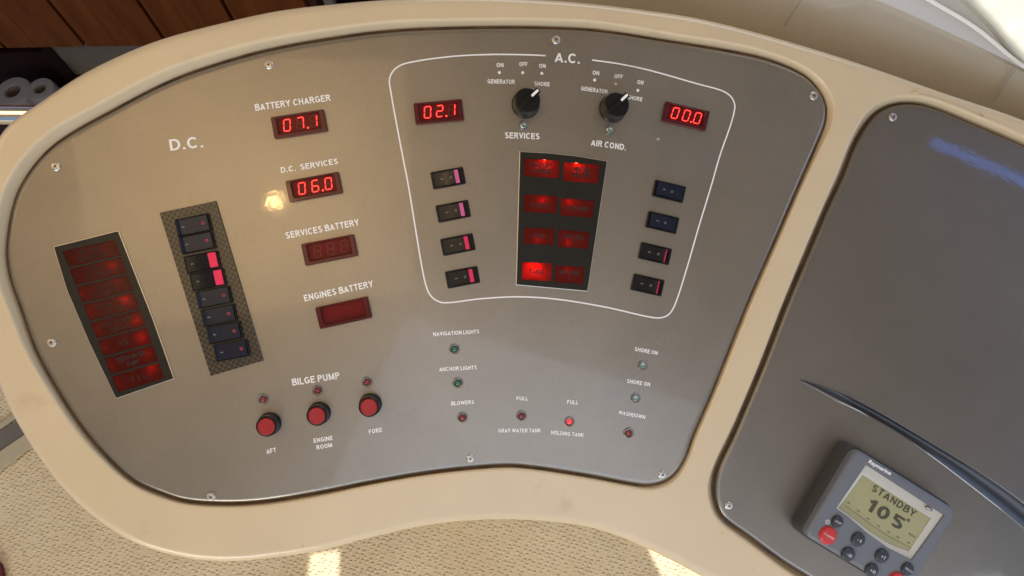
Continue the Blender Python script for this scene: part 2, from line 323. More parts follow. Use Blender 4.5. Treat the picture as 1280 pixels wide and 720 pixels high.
def normals2(loop):
    n = len(loop); A = sum(loop[i-1][0]*loop[i][1] - loop[i][0]*loop[i-1][1] for i in range(n)); s = 1 if A > 0 else -1; out = []
    for i in range(n):
        e1 = Vector((loop[i][0]-loop[i-1][0], loop[i][1]-loop[i-1][1])).normalized(); j = (i+1) % n
        e2 = Vector((loop[j][0]-loop[i][0], loop[j][1]-loop[i][1])).normalized()
        a = Vector((e1.y, -e1.x)) * s; b = Vector((e2.y, -e2.x)) * s; q = a + b
        if q.length < 1e-6: q = a
        q.normalize(); q = q / max(0.5, q.dot(a)); out.append(q)
    return out
def off(loop, d, w=None):
    """offset a closed loop outward by d; w replaces the height"""
    N = normals2(loop); r = []
    for i, p in enumerate(loop):
        dd = d[i] if isinstance(d, (list, tuple)) else d
        z = p[2] if w is None else (w(p) if callable(w) else w)
        r.append(Vector((p[0] + N[i].x * dd, p[1] + N[i].y * dd, z)))
    return r
def rrect(w, h, r=0.0, n=4):
    if r <= 0: return [Vector((-w/2,-h/2,0)), Vector((w/2,-h/2,0)), Vector((w/2,h/2,0)), Vector((-w/2,h/2,0))]
    out = []
    for cx, cy, a0 in ((w/2-r,-h/2+r,-90),(w/2-r,h/2-r,0),(-w/2+r,h/2-r,90),(-w/2+r,-h/2+r,180)):
        for i in range(n + 1):
            a = math.radians(a0 + 90*i/n); out.append(Vector((cx + r*math.cos(a), cy + r*math.sin(a), 0)))
    return out
def circ(r, n=24, cx=0, cy=0): return [Vector((cx + r*math.cos(2*math.pi*i/n), cy + r*math.sin(2*math.pi*i/n), 0)) for i in range(n)]
def prism(mb, loop, z0, z1, bev=0.0, seg=3, cap0=False, fillcap=True):
    L = [off(loop, 0, z0)]
    if bev > 0:
        for i in range(seg + 1):
            a = math.pi/2 * i/seg; L.append(off(loop, -bev*(1-math.cos(a)), z1 - bev + bev*math.sin(a)))
        L.append(off(loop, -bev*1.25, z1))
    else: L.append(off(loop, 0, z1))
    mb.loops(L, True, cap0, not fillcap)
    if fillcap: mb.fill(L[-1])
    return mb
def lathe(mb, prof, n=28, cap=True):
    mb.loops([[Vector((r*math.cos(2*math.pi*i/n), r*math.sin(2*math.pi*i/n), z)) for i in range(n)] for r, z in prof], True, False, cap); return mb
CACHE = {}
def cached(key, fn, m, smooth=35):
    if key not in CACHE:
        mb = MB(); fn(mb); me = mb.mesh(key, smooth); me.materials.append(m); CACHE[key] = me
    return CACHE[key]
def ang(p, q):
    a, b = P(*p), P(*q); return math.atan2(b.y - a.y, b.x - a.x)
PX = D / FPX                                     # about one picture pixel on the panel plane, 0.7 mm
def arc(cx, cy, rx, ry, a0, a1, n=10):
    return [(cx + rx*math.cos(math.radians(a0 + (a1-a0)*i/n)), cy + ry*math.sin(math.radians(a0 + (a1-a0)*i/n))) for i in range(n + 1)]
# grotesque capitals as pen strokes on a cap height of 1 (pen centre lines); each glyph: width, strokes
def glyphs(t):
    h = t/2; T = 1 - h; m = 0.5
    def O(w, k=1.0): return arc(w/2, .5, w/2-h, .5-h, 0, 360, 22)
    G = {}
    G['A'] = (.74, [[(h*.7,0),(.37,T)],[(.37,T),(.74-h*.7,0)],[(.17,.27),(.57,.27)]])
    G['B'] = (.68, [[(h,0),(h,1)],[(h,T),(.40,T)]+arc(.40,.75+h/4,.20,.25-h*.75,90,-90,8)+[(h,.52)],[(.40,.52)]+arc(.42,.26+h/3,.26-h*.2,.26-h*.67,90,-90,8)+[(h,h)]])
    G['C'] = (.74, [arc(.385,.5,.385-h,.5-h,42,318,20)])
    G['D'] = (.72, [[(h,0),(h,1)],[(h,T),(.30,T)]+arc(.32,.5,.40-h,.5-h,90,-90,14)+[(h,h)]])
    G['E'] = (.64, [[(h,0),(h,1)],[(h,T),(.63,T)],[(h,.52),(.58,.52)],[(h,h),(.64,h)]])
    G['F'] = (.60, [[(h,0),(h,1)],[(h,T),(.60,T)],[(h,.50),(.53,.50)]])
    G['G'] = (.78, [arc(.39,.5,.39-h,.5-h,45,330,20)+[(.78-h,.30)],[(.42,.46),(.78,.46)],[(.78-h,.50),(.78-h,.10)]])
    G['H'] = (.72, [[(h,0),(h,1)],[(.72-h,0),(.72-h,1)],[(h,.53),(.72-h,.53)]])
    G['I'] = (t, [[(h,0),(h,1)]])
    G['K'] = (.72, [[(h,0),(h,1)],[(h,.36),(.66,1)],[(.28,.56),(.68,0)]])
    G['L'] = (.58, [[(h,0),(h,1)],[(h,h),(.58,h)]])
    G['M'] = (.84, [[(h,0),(h,1)],[(h,1-h*.6),(.42,h)],[(.42,h),(.84-h,1-h*.6)],[(.84-h,0),(.84-h,1)]])
    G['N'] = (.72, [[(h,0),(h,1)],[(h,T),(.72-h,h)],[(.72-h,0),(.72-h,1)]])
    G['O'] = (.80, [O(.80)])
    G['P'] = (.66, [[(h,0),(h,1)],[(h,T),(.38,T)]+arc(.38,.71,.28-h,.29-h,90,-90,10)+[(h,.42+h)]])
    G['R'] = (.71, [[(h,0),(h,1)],[(h,T),(.40,T)]+arc(.40,.72,.28-h,.28-h,90,-90,10)+[(h,.44+h)],[(.38,.48),(.66,0)]])
    G['S'] = (.66, [arc(.33,.735,.30-h*.9,.265-h*.9,25,230,12)+arc(.33,.275,.33-h,.275-h,60,-155,14)])
    G['T'] = (.62, [[(.31,0),(.31,1)],[(0,T),(.62,T)]])
    G['U'] = (.72, [[(h,1),(h,.36)]+arc(.36,.36,.36-h,.36-h,180,360,12)+[(.72-h,1)]])
    G['V'] = (.70, [[(h*.7,1),(.35,h)],[(.35,h),(.70-h*.7,1)]])
    G['W'] = (.98, [[(h*.6,1),(.26,h)],[(.26,h),(.49,T)],[(.49,T),(.72,h)],[(.72,h),(.98-h*.6,1)]])
    G['Y'] = (.70, [[(h*.7,1),(.35,.42)],[(.35,.42),(.70-h*.7,1)],[(.35,.46),(.35,0)]])
    G['.'] = (t*1.1, [[(t*.55,0),(t*.55,t*1.1)]])
    G['-'] = (.30, [[(0,.42),(.30,.42)]]); G['+'] = (.56, [[(0,.45),(.56,.45)],[(.28,.17),(.28,.73)]])
    G['0'] = (.58, [O(.58)]); G['1'] = (.30, [[(.25,0),(.25,1)],[(.25,.88),(.03,.70)]])
    G['2'] = (.58, [arc(.29,.70,.29-h,.30-h,165,-30,12)+[(h,h)],[(h*.5,h),(.58,h)]])
    G['5'] = (.58, [[(.54,T),(h+.02,T),(h+.02,.52)],[(h,.56),(.28,.60)]+arc(.28,.30,.30-h,.30-h,80,-140,12)])
    return G
TXT = {}
def text_mesh(s, t, gap=0.13, square=False):
    key = (s, t, gap)
    if key in TXT: return TXT[key]
    G = glyphs(t); V = []; Fc = []; x = 0.0; k = 0
    for ch in s:
        if ch == ' ': x += 0.30; continue
        w, strokes = G[ch]
        for st in strokes:
            if len(st) == 2 or True:
                n = len(st); z = (k % 4)*0.02; k += 1; base = len(V); closed = (Vector(st[0]) - Vector(st[-1])).length < 1e-6
                for i in range(n):
                    p = Vector(st[i]); a = Vector(st[i-1]) if i else (Vector(st[-2]) if closed else p); b = Vector(st[i+1]) if i < n-1 else (Vector(st[1]) if closed else p)
                    d1 = (p-a).normalized() if (p-a).length > 1e-6 else (b-p).normalized(); d2 = (b-p).normalized() if (b-p).length > 1e-6 else d1
                    n1 = Vector((-d1.y, d1.x)); n2 = Vector((-d2.y, d2.x)); q = n1 + n2; q = n1 if q.length < 1e-6 else q.normalized(); q = q/max(.6, q.dot(n1))
                    V.append((x + p.x + q.x*t/2, p.y + q.y*t/2, z)); V.append((x + p.x - q.x*t/2, p.y - q.y*t/2, z))
                for i in range(n - 1): Fc.append((base+2*i, base+2*i+1, base+2*i+3, base+2*i+2))
        x += w + gap
    TXT[key] = (V, Fc, x - gap); return TXT[key]
def text_object(s, L, H, t, m, name='lettering', gap=0.13):
    V, Fc, W = text_mesh(s, t, gap); me = bpy.data.meshes.new(name)
    me.from_pydata([((x - W/2)/W*L, (y - .5)*H, z*0.0006) for x, y, z in V], [], Fc); me.materials.append(m); return me
def text(s, a, b, h, m, parent, w=0.00025, bold=0.018, name='lettering', label=None):
    """silk-screened lettering, its middle line running from pixel a to pixel b, caps h pixels high"""
    A, B = P(*a, w), P(*b, w); t = 0.13 + bold*3.2
    return link(name, text_object(s, (B - A).length, h*PX, t, m, name), None, parent, rel((A + B)/2, parent), math.atan2(B.y-A.y, B.x-A.x))

# ------------------------------------------------------------------ outlines (picture pixels)
def wc(px, py): return (10.2 - 0.00611*px - 0.0108*py) / 1000.0         # the cream top leans a little against the panels
MAIN = [(12,350),(7,320),(8,297),(14,262),(25,232),(50,197),(80,172),(133,142),(200,107),(250,87),(335,62.5),(441,44),(504,37.5),(560,35),(622,34),(680,34.5),(747,38),(841,52),(920,65),(963,75),(1003,92),(1023,110),(1033,130),(1033,150),
        (1025,173),(1000,230),(972,295),(935,380),(892,488),(867,546),(858,571),(846,591),(832,602),(812,607),(790,605),(731,594),(653,583),(614,583),(536,591),(460,604),(400,616),(333,627),(283,630),(233,627),(200,617),(167,602),(133,572),(100,533),(70,487),(43,437),(25,387)]
MLIP = [14,14,15,16,16,16,16,15,15,14,12,11,11,10,10,10,10,9,9,8,8,9,9,8,
        6,4,4,4,4,4,4,4,4,4,3,3,3,3,3,3,4,4,4,4,5,5,6,7,8,10,13]
RIGHT = [(1055,222),(1072,180),(1089,152),(1106,137),(1130,130),(1161,133),(1224,158),(1280,182),(1400,236),(1500,300),(1520,420),(1500,620),(1440,820),(1380,880),(1250,850),(1120,790),(1012,722),(980,702),(938,671),(908,649),(899,635),(895,612),(899,588),(919,545),(928,524),(957,455),(986,380),(1020,300),(1038,258)]
RLIP = [9,9,10,10,9,9,10,10,10,10,10,10,10,8,7,7,7,7,7,7,8,9,8,8,7,7,7,8,8]
OUTER = [(-30,290),(-22,210),(0,160),(50,122),(100,89),(160,60),(210,42),(290,21.5),(345,10),(400,3),(480,-4),(560,-7),(640,-6),(720,-1),(800,8),(880,20.5),(980,46),(1080,77),(1180,112),(1280,146),(1420,205),(1580,290),(1640,420),(1620,700),(1500,940),(1300,960),(1100,850),(940,758),(868,718),(810,689),(751,666),(692,656),(614,653),(536,660),(458,677),(400,692),(333,702),(283,706),(233,702),(173,686),(127,660),(83,623),(50,583),(20,537),(0,498),(-20,440),(-32,370)]
n_ = 6
plate = [P(p.x, p.y, 0) for p in spline(MAIN, n_)]
def lipline(ctrl, lips):
    L = [Vector((p[0], -p[1])) for p in ctrl]; N = normals2(L)
    return spline([(L[i][0] + N[i].x*lips[i], -(L[i][1] + N[i].y*lips[i])) for i in range(len(L))], n_)
main_lip = [P(p.x, p.y, wc(p.x, p.y)) for p in lipline(MAIN, MLIP)]
WR = -0.004
rplate = [P(p.x, p.y, WR) for p in spline(RIGHT, n_)]
right_lip = [P(p.x, p.y, wc(p.x, p.y)) for p in lipline(RIGHT, RLIP)]
outer = [P(p.x, p.y, wc(p.x, p.y) - 0.001) for p in spline(OUTER, 8)]
def dz(loop, d): return [Vector((p.x, p.y, p.z + d)) for p in loop]

# ------------------------------------------------------------------ helm console moulding
con = root('helm_console', P(640, 360, -0.05), 'cream moulded fibreglass helm console with two recessed instrument openings', 'helm console')
mb = MB()
holes = []
for lip, pl, base in ((main_lip, plate, -0.0045), (right_lip, rplate, -0.0105)):
    b = off(pl, 0.0022, base)
    rings = [off(pl, -0.006, base - 0.0005), b]
    for f in (0.35, 0.75): rings.append([b[i].lerp(Vector((lip[i].x, lip[i].y, lip[i].z)), f) - Vector((0, 0, 0.0006)) for i in range(len(b))])
    rings += [dz(lip, -0.0009), dz(off(lip, 0.0007), -0.0003), off(lip, 0.0018), off(lip, 0.0024)]
    mb.loops(rings[1:], True); holes.append(rings[-1])
R_ = 0.009
rings = [off(outer, -R_*1.25 - 0.001)]
for i in range(7):
    a = math.pi/2 * i/6; rings.append(dz(off(outer, -R_*(1-math.sin(a))), -R_*(1-math.cos(a))))
rings += [dz(off(outer, 0.0005), -0.03), dz(off(outer, -0.004), -0.075), dz(off(outer, -0.03), -0.078)]
mb.loops(rings, True); mb.fill(rings[0], holes)
mk('console_top', mb, M['cream'], con, smooth=50)
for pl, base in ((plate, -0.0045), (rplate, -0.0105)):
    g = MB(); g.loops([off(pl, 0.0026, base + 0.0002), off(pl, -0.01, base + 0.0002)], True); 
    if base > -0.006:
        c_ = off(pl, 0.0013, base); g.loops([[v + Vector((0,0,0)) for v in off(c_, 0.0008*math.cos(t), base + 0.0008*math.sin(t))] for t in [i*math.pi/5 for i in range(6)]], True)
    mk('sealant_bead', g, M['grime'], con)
ped = MB(); pl_px = [(230,180),(420,110),(640,90),(860,110),(1010,170),(1150,210),(1150,420),(900,470),(700,480),(430,490),(250,440)]
top = [PANEL @ P(a, b, -0.02) for a, b in pl_px]
ped.loops([[Vector((p.x, p.y, 0.0)) for p in top], top], True)
pw = mk('pedestal', MB(), M['cream'], con) if False else None
ped.v = [PINV @ v for v in ped.v]; mk('pedestal', ped, M['cream'], con)

# ------------------------------------------------------------------ main electrical panel
pan = root('electrical_panel', P(520, 330, 0), 'large curved metallic grey electrical panel lettered D.C. and A.C. with red digital readouts', 'control panel')
FR_A = [(645.9,355.5),(734,363.4),(758.5,201.9),(722,195.8),(686,191.8),(650.4,190)]
FR_B = [(145.3,497.5),(216.5,473),(190,398),(147.2,289.2),(67.7,309),(84,362),(112,428)]
mb = MB(); L = [off(plate, 0, -0.0055)]
for i in range(7):
    a = math.pi/2*i/6; L.append(off(plate, -0.0045*(1-math.cos(a)), -0.0045 + 0.0045*math.sin(a)))
L.append(off(plate, -0.0056, 0.0)); mb.loops(L, True); mb.fill(L[-1], [off([P(*p) for p in f_], -0.0004) for f_ in (FR_A, FR_B)])
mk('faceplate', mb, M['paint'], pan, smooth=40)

def polyline_strip(pts, width, w):
    loops = [[], []]; n = len(pts)
    for i in range(n):
        a = pts[max(0, i-1)]; b = pts[min(n-1, i+1)]; t = (Vector((b.x-a.x, b.y-a.y))).normalized(); nn = Vector((-t.y, t.x))
        for s, sg in ((0, 1), (1, -1)): loops[s].append(Vector((pts[i].x + nn.x*sg*width/2, pts[i].y + nn.y*sg*width/2, w)))
    return MB().loops(loops, False)
AC = [(682,69.5),(650,68.3),(609,68.2),(560,71),(508,79),(494,86),(487,98),(488.4,114),(500.6,181),(511,235),(520,290),(529,342),(535,364),(543,374),(556,378.5),(600,373.5),(650,371),(700,374.5),(760,384.5),(808,395.5),(825,397.3),(836,393),(844,380),(858,337),(873,285),(890,229),(900,194),(913,157),(917.5,140.6),(918.4,131),(913.8,121),(902.5,113.4),(868.8,104),(812.5,88),(775,80),(740.3,75)]
line = spline([P(a, b, 0.0002) for a, b in AC], 6, False)
o = mk('border_line', polyline_strip(line, 0.00125, 0.0002), M['white'], pan, smooth=0); o['label'] = 'thin white painted line around the A.C. section'

T = [("D.C.",(212,181.5),(253.5,177),13.5,'w'),("BATTERY CHARGER",(318.7,134.6),(412.8,121.9),8,'w'),("D.C.  SERVICES",(351,212.8),(422.4,201.3),7,'w'),
 ("SERVICES BATTERY",(357,294.6),(448.6,277.5),8,'w'),("ENGINES BATTERY",(380,372.9),(466.2,354.4),8,'w'),("A.C.",(693.7,71.2),(725,73.7),12,'w'),
 ("ON",(620.6,81.3),(629.4,81.4),5.2,'g'),("OFF",(649.1,80),(659.4,80.4),5.2,'g'),("ON",(673.7,82.3),(682,82.4),5.2,'g'),("GENERATOR",(609.4,101.6),(643.5,102.3),5.2,'g'),("SHORE",(668,104.4),(687.2,105.5),5.2,'g'),
 ("SERVICES",(631,169),(674.5,170.4),7.6,'w'),("ON",(740.9,90.6),(749.1,91.7),5.2,'g'),("OFF",(768,95),(778.4,96),5.2,'g'),("ON",(796.6,102.4),(804.3,103.5),5.2,'g'),
 ("GENERATOR",(726.6,110.3),(759.6,114.8),5.2,'g'),("SHORE",(784.4,121.1),(803,124.5),5.2,'g'),("AIR COND.",(739,178),(782.5,184.4),7.6,'w'),
 ("BILGE PUMP",(365,478),(424.4,469.3),8.5,'w'),("AFT",(333,564.7),(345,562.2),5.8,'w'),("ENGINE",(392,551),(415.8,547.2),5.4,'w'),("ROOM",(395.6,559.4),(415,556),5.4,'w'),("FORE",(461,539.8),(477.6,536.9),5.4,'w'),
 ("NAVIGATION LIGHTS",(541.6,417.8),(599,414.2),5,'g'),("ANCHOR LIGHTS",(549,461.8),(596,459.1),5,'g'),("BLOWERS",(563.8,504.4),(592.7,502.4),5,'g'),
 ("FULL",(645.8,497.8),(660,498.2),5,'g'),("FULL",(708.9,502.2),(722.7,503.3),5,'g'),("GRAY WATER TANK",(622.9,538.2),(676,538),5,'g'),("HOLDING TANK",(688.9,540.4),(729.6,544),5,'g'),
 ("SHORE ON",(793.5,436.1),(822,441.4),5.2,'g'),("SHORE ON",(783.8,476),(812.6,480.7),5.2,'g'),("WASHDOWN",(773.6,515.3),(806.5,521.5),5,'g')]
for s, a, b, h, k in T: text(s, a, b, h, M['white'], pan, bold=0.014 if h > 10 else 0.020)
for x, y, r in ((624.2,90.7,1.9),(653.4,90.9,1.9),(677.3,91.8,1.9),(743.3,100,1.9),(769.6,104.8,1.6),(797.3,112.9,1.9)):
    me = cached('dial_dot%.1f' % r, lambda m_: m_.fill(circ(r*PX, 14)), M['white'] if r > 1.7 else M['white_worn'], 0)
    link('dial_dot', me, None, pan, rel(P(x, y, 0.0003), pan))

# ---- screws
def screw_head(m_):
    R = 0.0034; a = 0.0005; L = 0.0019
    cross = [Vector(p) for p in ((a,a,0),(a,L,0),(-a,L,0),(-a,a,0),(-L,a,0),(-L,-a,0),(-a,-a,0),(-a,-L,0),(a,-L,0),(a,-a,0),(L,-a,0),(L,a,0))]
    ring = off(circ(R, 20), 0, 0.0017)
    m_.loops([off(circ(R, 20), 0.0002, 0.0006), ring, off(circ(R, 20), -0.0005, 0.0019)], True)
    m_.fill(off(circ(R, 20), -0.0005, 0.0019), [off(cross, 0, 0.0019)])
    m_.loops([off(cross, 0, 0.0019), off(cross, -0.0001, 0.0010)], True)
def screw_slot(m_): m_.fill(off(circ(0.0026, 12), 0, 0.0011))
def washer(m_): lathe(m_, [(0.0048, 0.0), (0.0047, 0.0006), (0.0040, 0.0012), (0.0034, 0.0010), (0.0034, 0.0004)], 22, False)
def screw(x, y, w, parent, rot):
    s = link('screw', cached('screw', screw_head, M['steel']), None, parent, rel(P(x, y, w), parent), rot)
    s.scale = (0.8, 0.8, 0.8)
    link('washer', cached('washer', washer, M['steel']), None, s); link('cross_recess', cached('cross_recess', screw_slot, M['screwdark']), None, s)
for i, (x, y) in enumerate(((336,81),(70,208),(65,428),(264,621),(588,573),(828,593),(1017,120),(695,50))): screw(x, y, 0.0001, pan, 0.3 + i*0.7)

# ---- seven segment numerals, unit cell height 1 width 0.56, slanted
SEG = {'0':'abcdef','1':'bc','2':'abged','5':'afgcd','6':'afgedc','7':'abc','8':'abcdefg',' ':''}
def seg_polys(t=0.11, gap=0.02, H=1.0, W=0.60):
    def hor(y): return [(-W/2+gap+t*.5,y),(-W/2+gap+t,y+t/2),(W/2-gap-t,y+t/2),(W/2-gap-t*.5,y),(W/2-gap-t,y-t/2),(-W/2+gap+t,y-t/2)]
    def ver(x, y0, y1): return [(x,y0+gap),(x+t/2,y0+gap+t/2),(x+t/2,y1-gap-t/2),(x,y1-gap),(x-t/2,y1-gap-t/2),(x-t/2,y0+gap+t/2)]
    h = H/2 - t/2; x = W/2 - t/2
    return {'a':hor(h),'g':hor(0),'d':hor(-h),'b':ver(x,0,h),'c':ver(x,-h,0),'f':ver(-x,0,h),'e':ver(-x,-h,0)}
def digit_mesh(key, segs, H, slant, m, z=0.0, t=0.09, inv=False, W=0.60, gap=0.02):
    def fn(m_):
        for k, poly in seg_polys(t, gap=gap, W=W).items():
            if (k in segs) != inv: 
                pts = [Vector(((x + y*slant)*H, y*H, z)) for x, y in poly]; m_.add(pts, [tuple(range(6))])
        if not m_.v: m_.add([(0,0,-0.002),(0.0001,0,-0.002),(0,0.0001,-0.002)], [(0,1,2)])
    return cached(key, fn, m, 0)

# ---- digital readouts
def readout(quad, digits, dp, label, lit=True, ghost=True):
    w = 0.0035; q = [P(*p, w) for p in quad]
    c = (q[0]+q[1]+q[2]+q[3])/4; e = ((q[1]-q[0])+(q[2]-q[3]))/2; f = ((q[0]-q[3])+(q[1]-q[2]))/2
    W = e.length; H = f.length; a = math.atan2(e.y, e.x); base = rel((c.x, c.y, 0), pan)
    me = MB(); L0 = rrect(W, H, 0.0012, 2); L1 = rrect(W*0.80, H*0.74, 0.0006, 2); L1 = [v + Vector((0, H*0.04, 0)) for v in L1]
    me.loops([off(L0,0,0.0), off(L0,0,w-0.0006), off(L0,-0.0005,w), off(L1,0.0005,w), off(L1,0,w-0.0006), off(L1,-0.0002,0.0012)], True)
    body = link('digital_readout', me.mesh('digital_readout', 30), M['bezelred'], pan, base, a); body['label'] = label
    f2 = MB().fill(off(L1, -0.0002, 0.0012)); link('display_well', f2.mesh('display_well', 0), M['wellred'], body)
    lipm = MB().box(-W*0.36, W*0.38, -H*0.42, -H*0.375, w, w+0.0006); link('lower_ridge', lipm.mesh('lower_ridge', 0), M['bezelred'], body)
    for sx in (-1, 1):
        rb = MB().box(sx*W*0.445-0.0012, sx*W*0.445+0.0012, -H*0.30, H*0.36, w, w+0.0007); link('side_clip', rb.mesh('side_clip', 0), M['bezelred'], body)
    dh = H*0.56; step = W*0.25
    for i, ch in enumerate(digits):
        x = (i-1)*step + W*0.02; lo = (x, H*0.045, 0.0016)
        if lit:
            dgt = link('digit', digit_mesh('digit_%s' % ch, SEG[ch], dh, 0.13, M['seg'], 0.0002), None, body, lo)
            dim = link('unlit_segments', digit_mesh('unlit_%s' % ch, SEG[ch], dh, 0.13, M['segoff'], 0.0, inv=True), None, body, lo)
        elif ghost: link('unlit_segments', digit_mesh('unlit_all', '', dh, 0.13, M['segoff'], 0.0, inv=True), None, body, lo)
    if lit and dp is not None:
        d = MB().fill(circ(dh*0.085, 10)); link('decimal_point', d.mesh('decimal_point', 0), M['seg'], body, ((dp-0.5)*step + 0.02*W, H*0.045 - dh*0.46, 0.0018))
readout([(336.3,146.3),(403.8,136.5),(410,163),(344.4,173.8)], '071', 1, 'red readout 07.1 under BATTERY CHARGER')
readout([(355.2,226),(422.4,214.8),(428.8,240.5),(363,253.5)], '060', 1, 'red readout 06.0 under D.C. SERVICES')
readout([(374.9,305),(441.8,292.7),(447.8,319.3),(382.7,332.7)], '888', None, 'unlit readout under SERVICES BATTERY', lit=False)
readout([(393.3,384.4),(459.6,370.4),(465,397),(400,411.8)], '888', None, 'blank unlit readout under ENGINES BATTERY', lit=False, ghost=False)
readout([(516.2,129),(576.6,123.5),(580.7,150),(520,156)], '021', 1, 'red readout 02.1 left in the A.C. section')
readout([(831.8,126),(888.4,138.8),(881.9,163.7),(827.5,151)], '000', 1, 'red readout 00.0 right in the A.C. section')

# ---- rocker switches
SW, SH = 0.0287, 0.0150
def sw_bezel(m_):
    L0 = rrect(SW, SH, 0.0012, 3); L1 = rrect(SW*0.86, SH*0.80, 0.0005, 3)
    m_.loops([off(L0,0,0), off(L0,0,0.0016), off(L0,-0.0005,0.0021), off(L1,0.0003,0.0021), off(L1,0,0.0018), off(L1,0,0.0003)], True)
    m_.fill(off(L1,0,0.0003))
def wedge(prof, hw):
    def fn(m_):
        a = [Vector((x, -hw, z)) for x, z in prof]; b = [Vector((x, hw, z)) for x, z in prof]
        m_.loops([a, b], True, True, True)
    return fn
X = SW*0.43; HW = SH*0.385
rk_on = wedge([(-X, 0.0004), (-X, 0.0018), (-X*0.1, 0.0024), (X*0.48, 0.0048), (X*0.48, 0.0004)], HW)
fl_on = wedge([(X*0.48, 0.0004), (X*0.48, 0.0045), (X*0.76, 0.0026), (X*0.76, 0.0004)], HW*0.98)
fl_thin = wedge([(X*0.66, 0.0004), (X*0.66, 0.0045), (X*0.80, 0.0024), (X*0.80, 0.0004)], HW*0.98)
rk_on2 = wedge([(-X, 0.0004), (-X, 0.0018), (-X*0.1, 0.0024), (X*0.66, 0.0048), (X*0.66, 0.0004)], HW)
rk_off = wedge([(-X, 0.0004), (-X*0.98, 0.0046), (-X*0.42, 0.0050), (X*0.05, 0.0026), (X*0.98, 0.0030), (X, 0.0004)], HW)
def mark_o(r): 
    def fn(m_): m_.loops([circ(r, 14), circ(r*0.6, 14)], True)
    return fn
def mark_i(m_): m_.box(-0.0012, 0.0012, -0.00035, 0.00035, 0, 0.0001)
def ac_switch(x, y, a, on, m, label):
    s = link('rocker_switch', cached('switch_bezel', sw_bezel, M['black']), None, pan, rel(P(x, y, 0), pan), a); s['label'] = label
    if on:
        link('rocker', cached('rocker_on' if on == 1 else 'rocker_on2', rk_on if on == 1 else rk_on2, M['rocker']), None, s)
        link('indicator_flag', cached('flag%d_%s' % (on, m), fl_on if on == 1 else fl_thin, M[m]), None, s)
    else: link('rocker', cached('rocker_off', rk_off, M['black_bluesheen']), None, s)
    link('switch_mark', cached('mark_i_ac', mark_i, M['grey_ink'], 0), None, s, (-X*0.45, 0, 0.0024 if on else 0.0052))
    link('switch_mark', cached('mark_o_ac', mark_o(0.001), M['grey_ink'], 0), None, s, (X*0.18, 0, 0.0042 if on else 0.0030))
al = ang((540,227), (582,219.5)); ar = ang((816,235), (856,244.5))
for i, (x, y) in enumerate(((560.2,222.8),(566.5,264.2),(572.4,305.7),(578.2,346.5))):
    ac_switch(x, y, al + (0, .01, .01, 0)[i], 1, 'pinkpale' if i < 2 else 'pink', 'black rocker with %s flag, %s of the left A.C. column' % ('pale pink' if i < 2 else 'bright red', ('first', 'second', 'third', 'lowest')[i]))
for i, (x, y) in enumerate(((835.8,239.3),(827.4,278.2),(818.3,317),(809,356.2))):
    ac_switch(x, y, ar, 2 if i > 1 else 0, 'pink', 'black rocker %s, %s of the right A.C. column' % ('switched off' if i < 2 else 'with thin red flag', ('first', 'second', 'third', 'lowest')[i]))

# ---- D.C. switch bank on carbon plate
cq = [P(*p, 0.0012) for p in ((199.3,266),(270,251),(329.3,450.7),(263.3,470))]
c = sum(cq, Vector((0,0,0)))/4; 
mb = MB(); prism(mb, [cq[0], cq[3], cq[2], cq[1]], 0.0001, 0.0015, 0.0003, 2)
cp = mk('switch_plate', mb, M['carbon'], pan); cp['label'] = 'carbon fibre plate behind the D.C. rocker switches'
DW, DH = 0.0282, 0.0150
def dsw_bezel(m_):
    L0 = rrect(DW, DH, 0.0006, 2); L1 = rrect(DW*0.93, DH*0.88, 0.0004, 2)
    m_.loops([off(L0,0,0), off(L0,0,0.0022), off(L1,0.0002,0.0024), off(L1,0,0.0004)], True); m_.fill(off(L1,0,0.0004))
DX = DW*0.455; DHW = DH*0.42
drk_on = wedge([(-DX, 0.0004), (-DX, 0.0030), (DX*0.1, 0.0030), (DX*0.50, 0.0052), (DX*0.50, 0.0004)], DHW)
dfl_on = wedge([(DX*0.50, 0.0004), (DX*0.50, 0.0050), (DX*0.97, 0.0034), (DX*0.97, 0.0004)], DHW*0.98)
drk_off = wedge([(-DX, 0.0004), (-DX*0.99, 0.0046), (-DX*0.86, 0.0048), (-DX*0.8, 0.0036), (DX*0.99, 0.0036), (DX, 0.0004)], DHW)
ds = [(242.7,281.7),(247.5,303.3),(253.8,327.6),(260.9,349.4),(268.6,371.4),(274.8,394),(281.8,415.6),(290.6,437.6)]
for i, (x, y) in enumerate(ds):
    a = ang((220,285.5), (262,277)) - 0.004*i; on = i in (2, 3)
    s = link('rocker_switch', cached('dc_bezel', dsw_bezel, M['black']), None, pan, rel(P(x, y, 0.0016), pan), a)
    s['label'] = 'black D.C. rocker %s, %s from the top of its bank' % ('with bright red end' if on else 'with small red ring', ('first', 'second', 'third', 'fourth', 'fifth', 'sixth', 'seventh', 'eighth')[i])
    if on:
        link('rocker', cached('dc_on', drk_on, M['rocker']), None, s); link('indicator_flag', cached('dc_flag', dfl_on, M['pink']), None, s)
    else:
        link('rocker', cached('dc_off', drk_off, M['black_bluesheen']), None, s)
        link('switch_mark', cached('mark_o_dc', mark_o(0.0013), M['red_ink'], 0), None, s, (DX*0.66, 0, 0.0037))
    link('switch_mark', cached('mark_i_ac', mark_i, M['grey_ink'], 0), None, s, (-DX*0.62, 0, 0.0037 if not on else 0.0032))

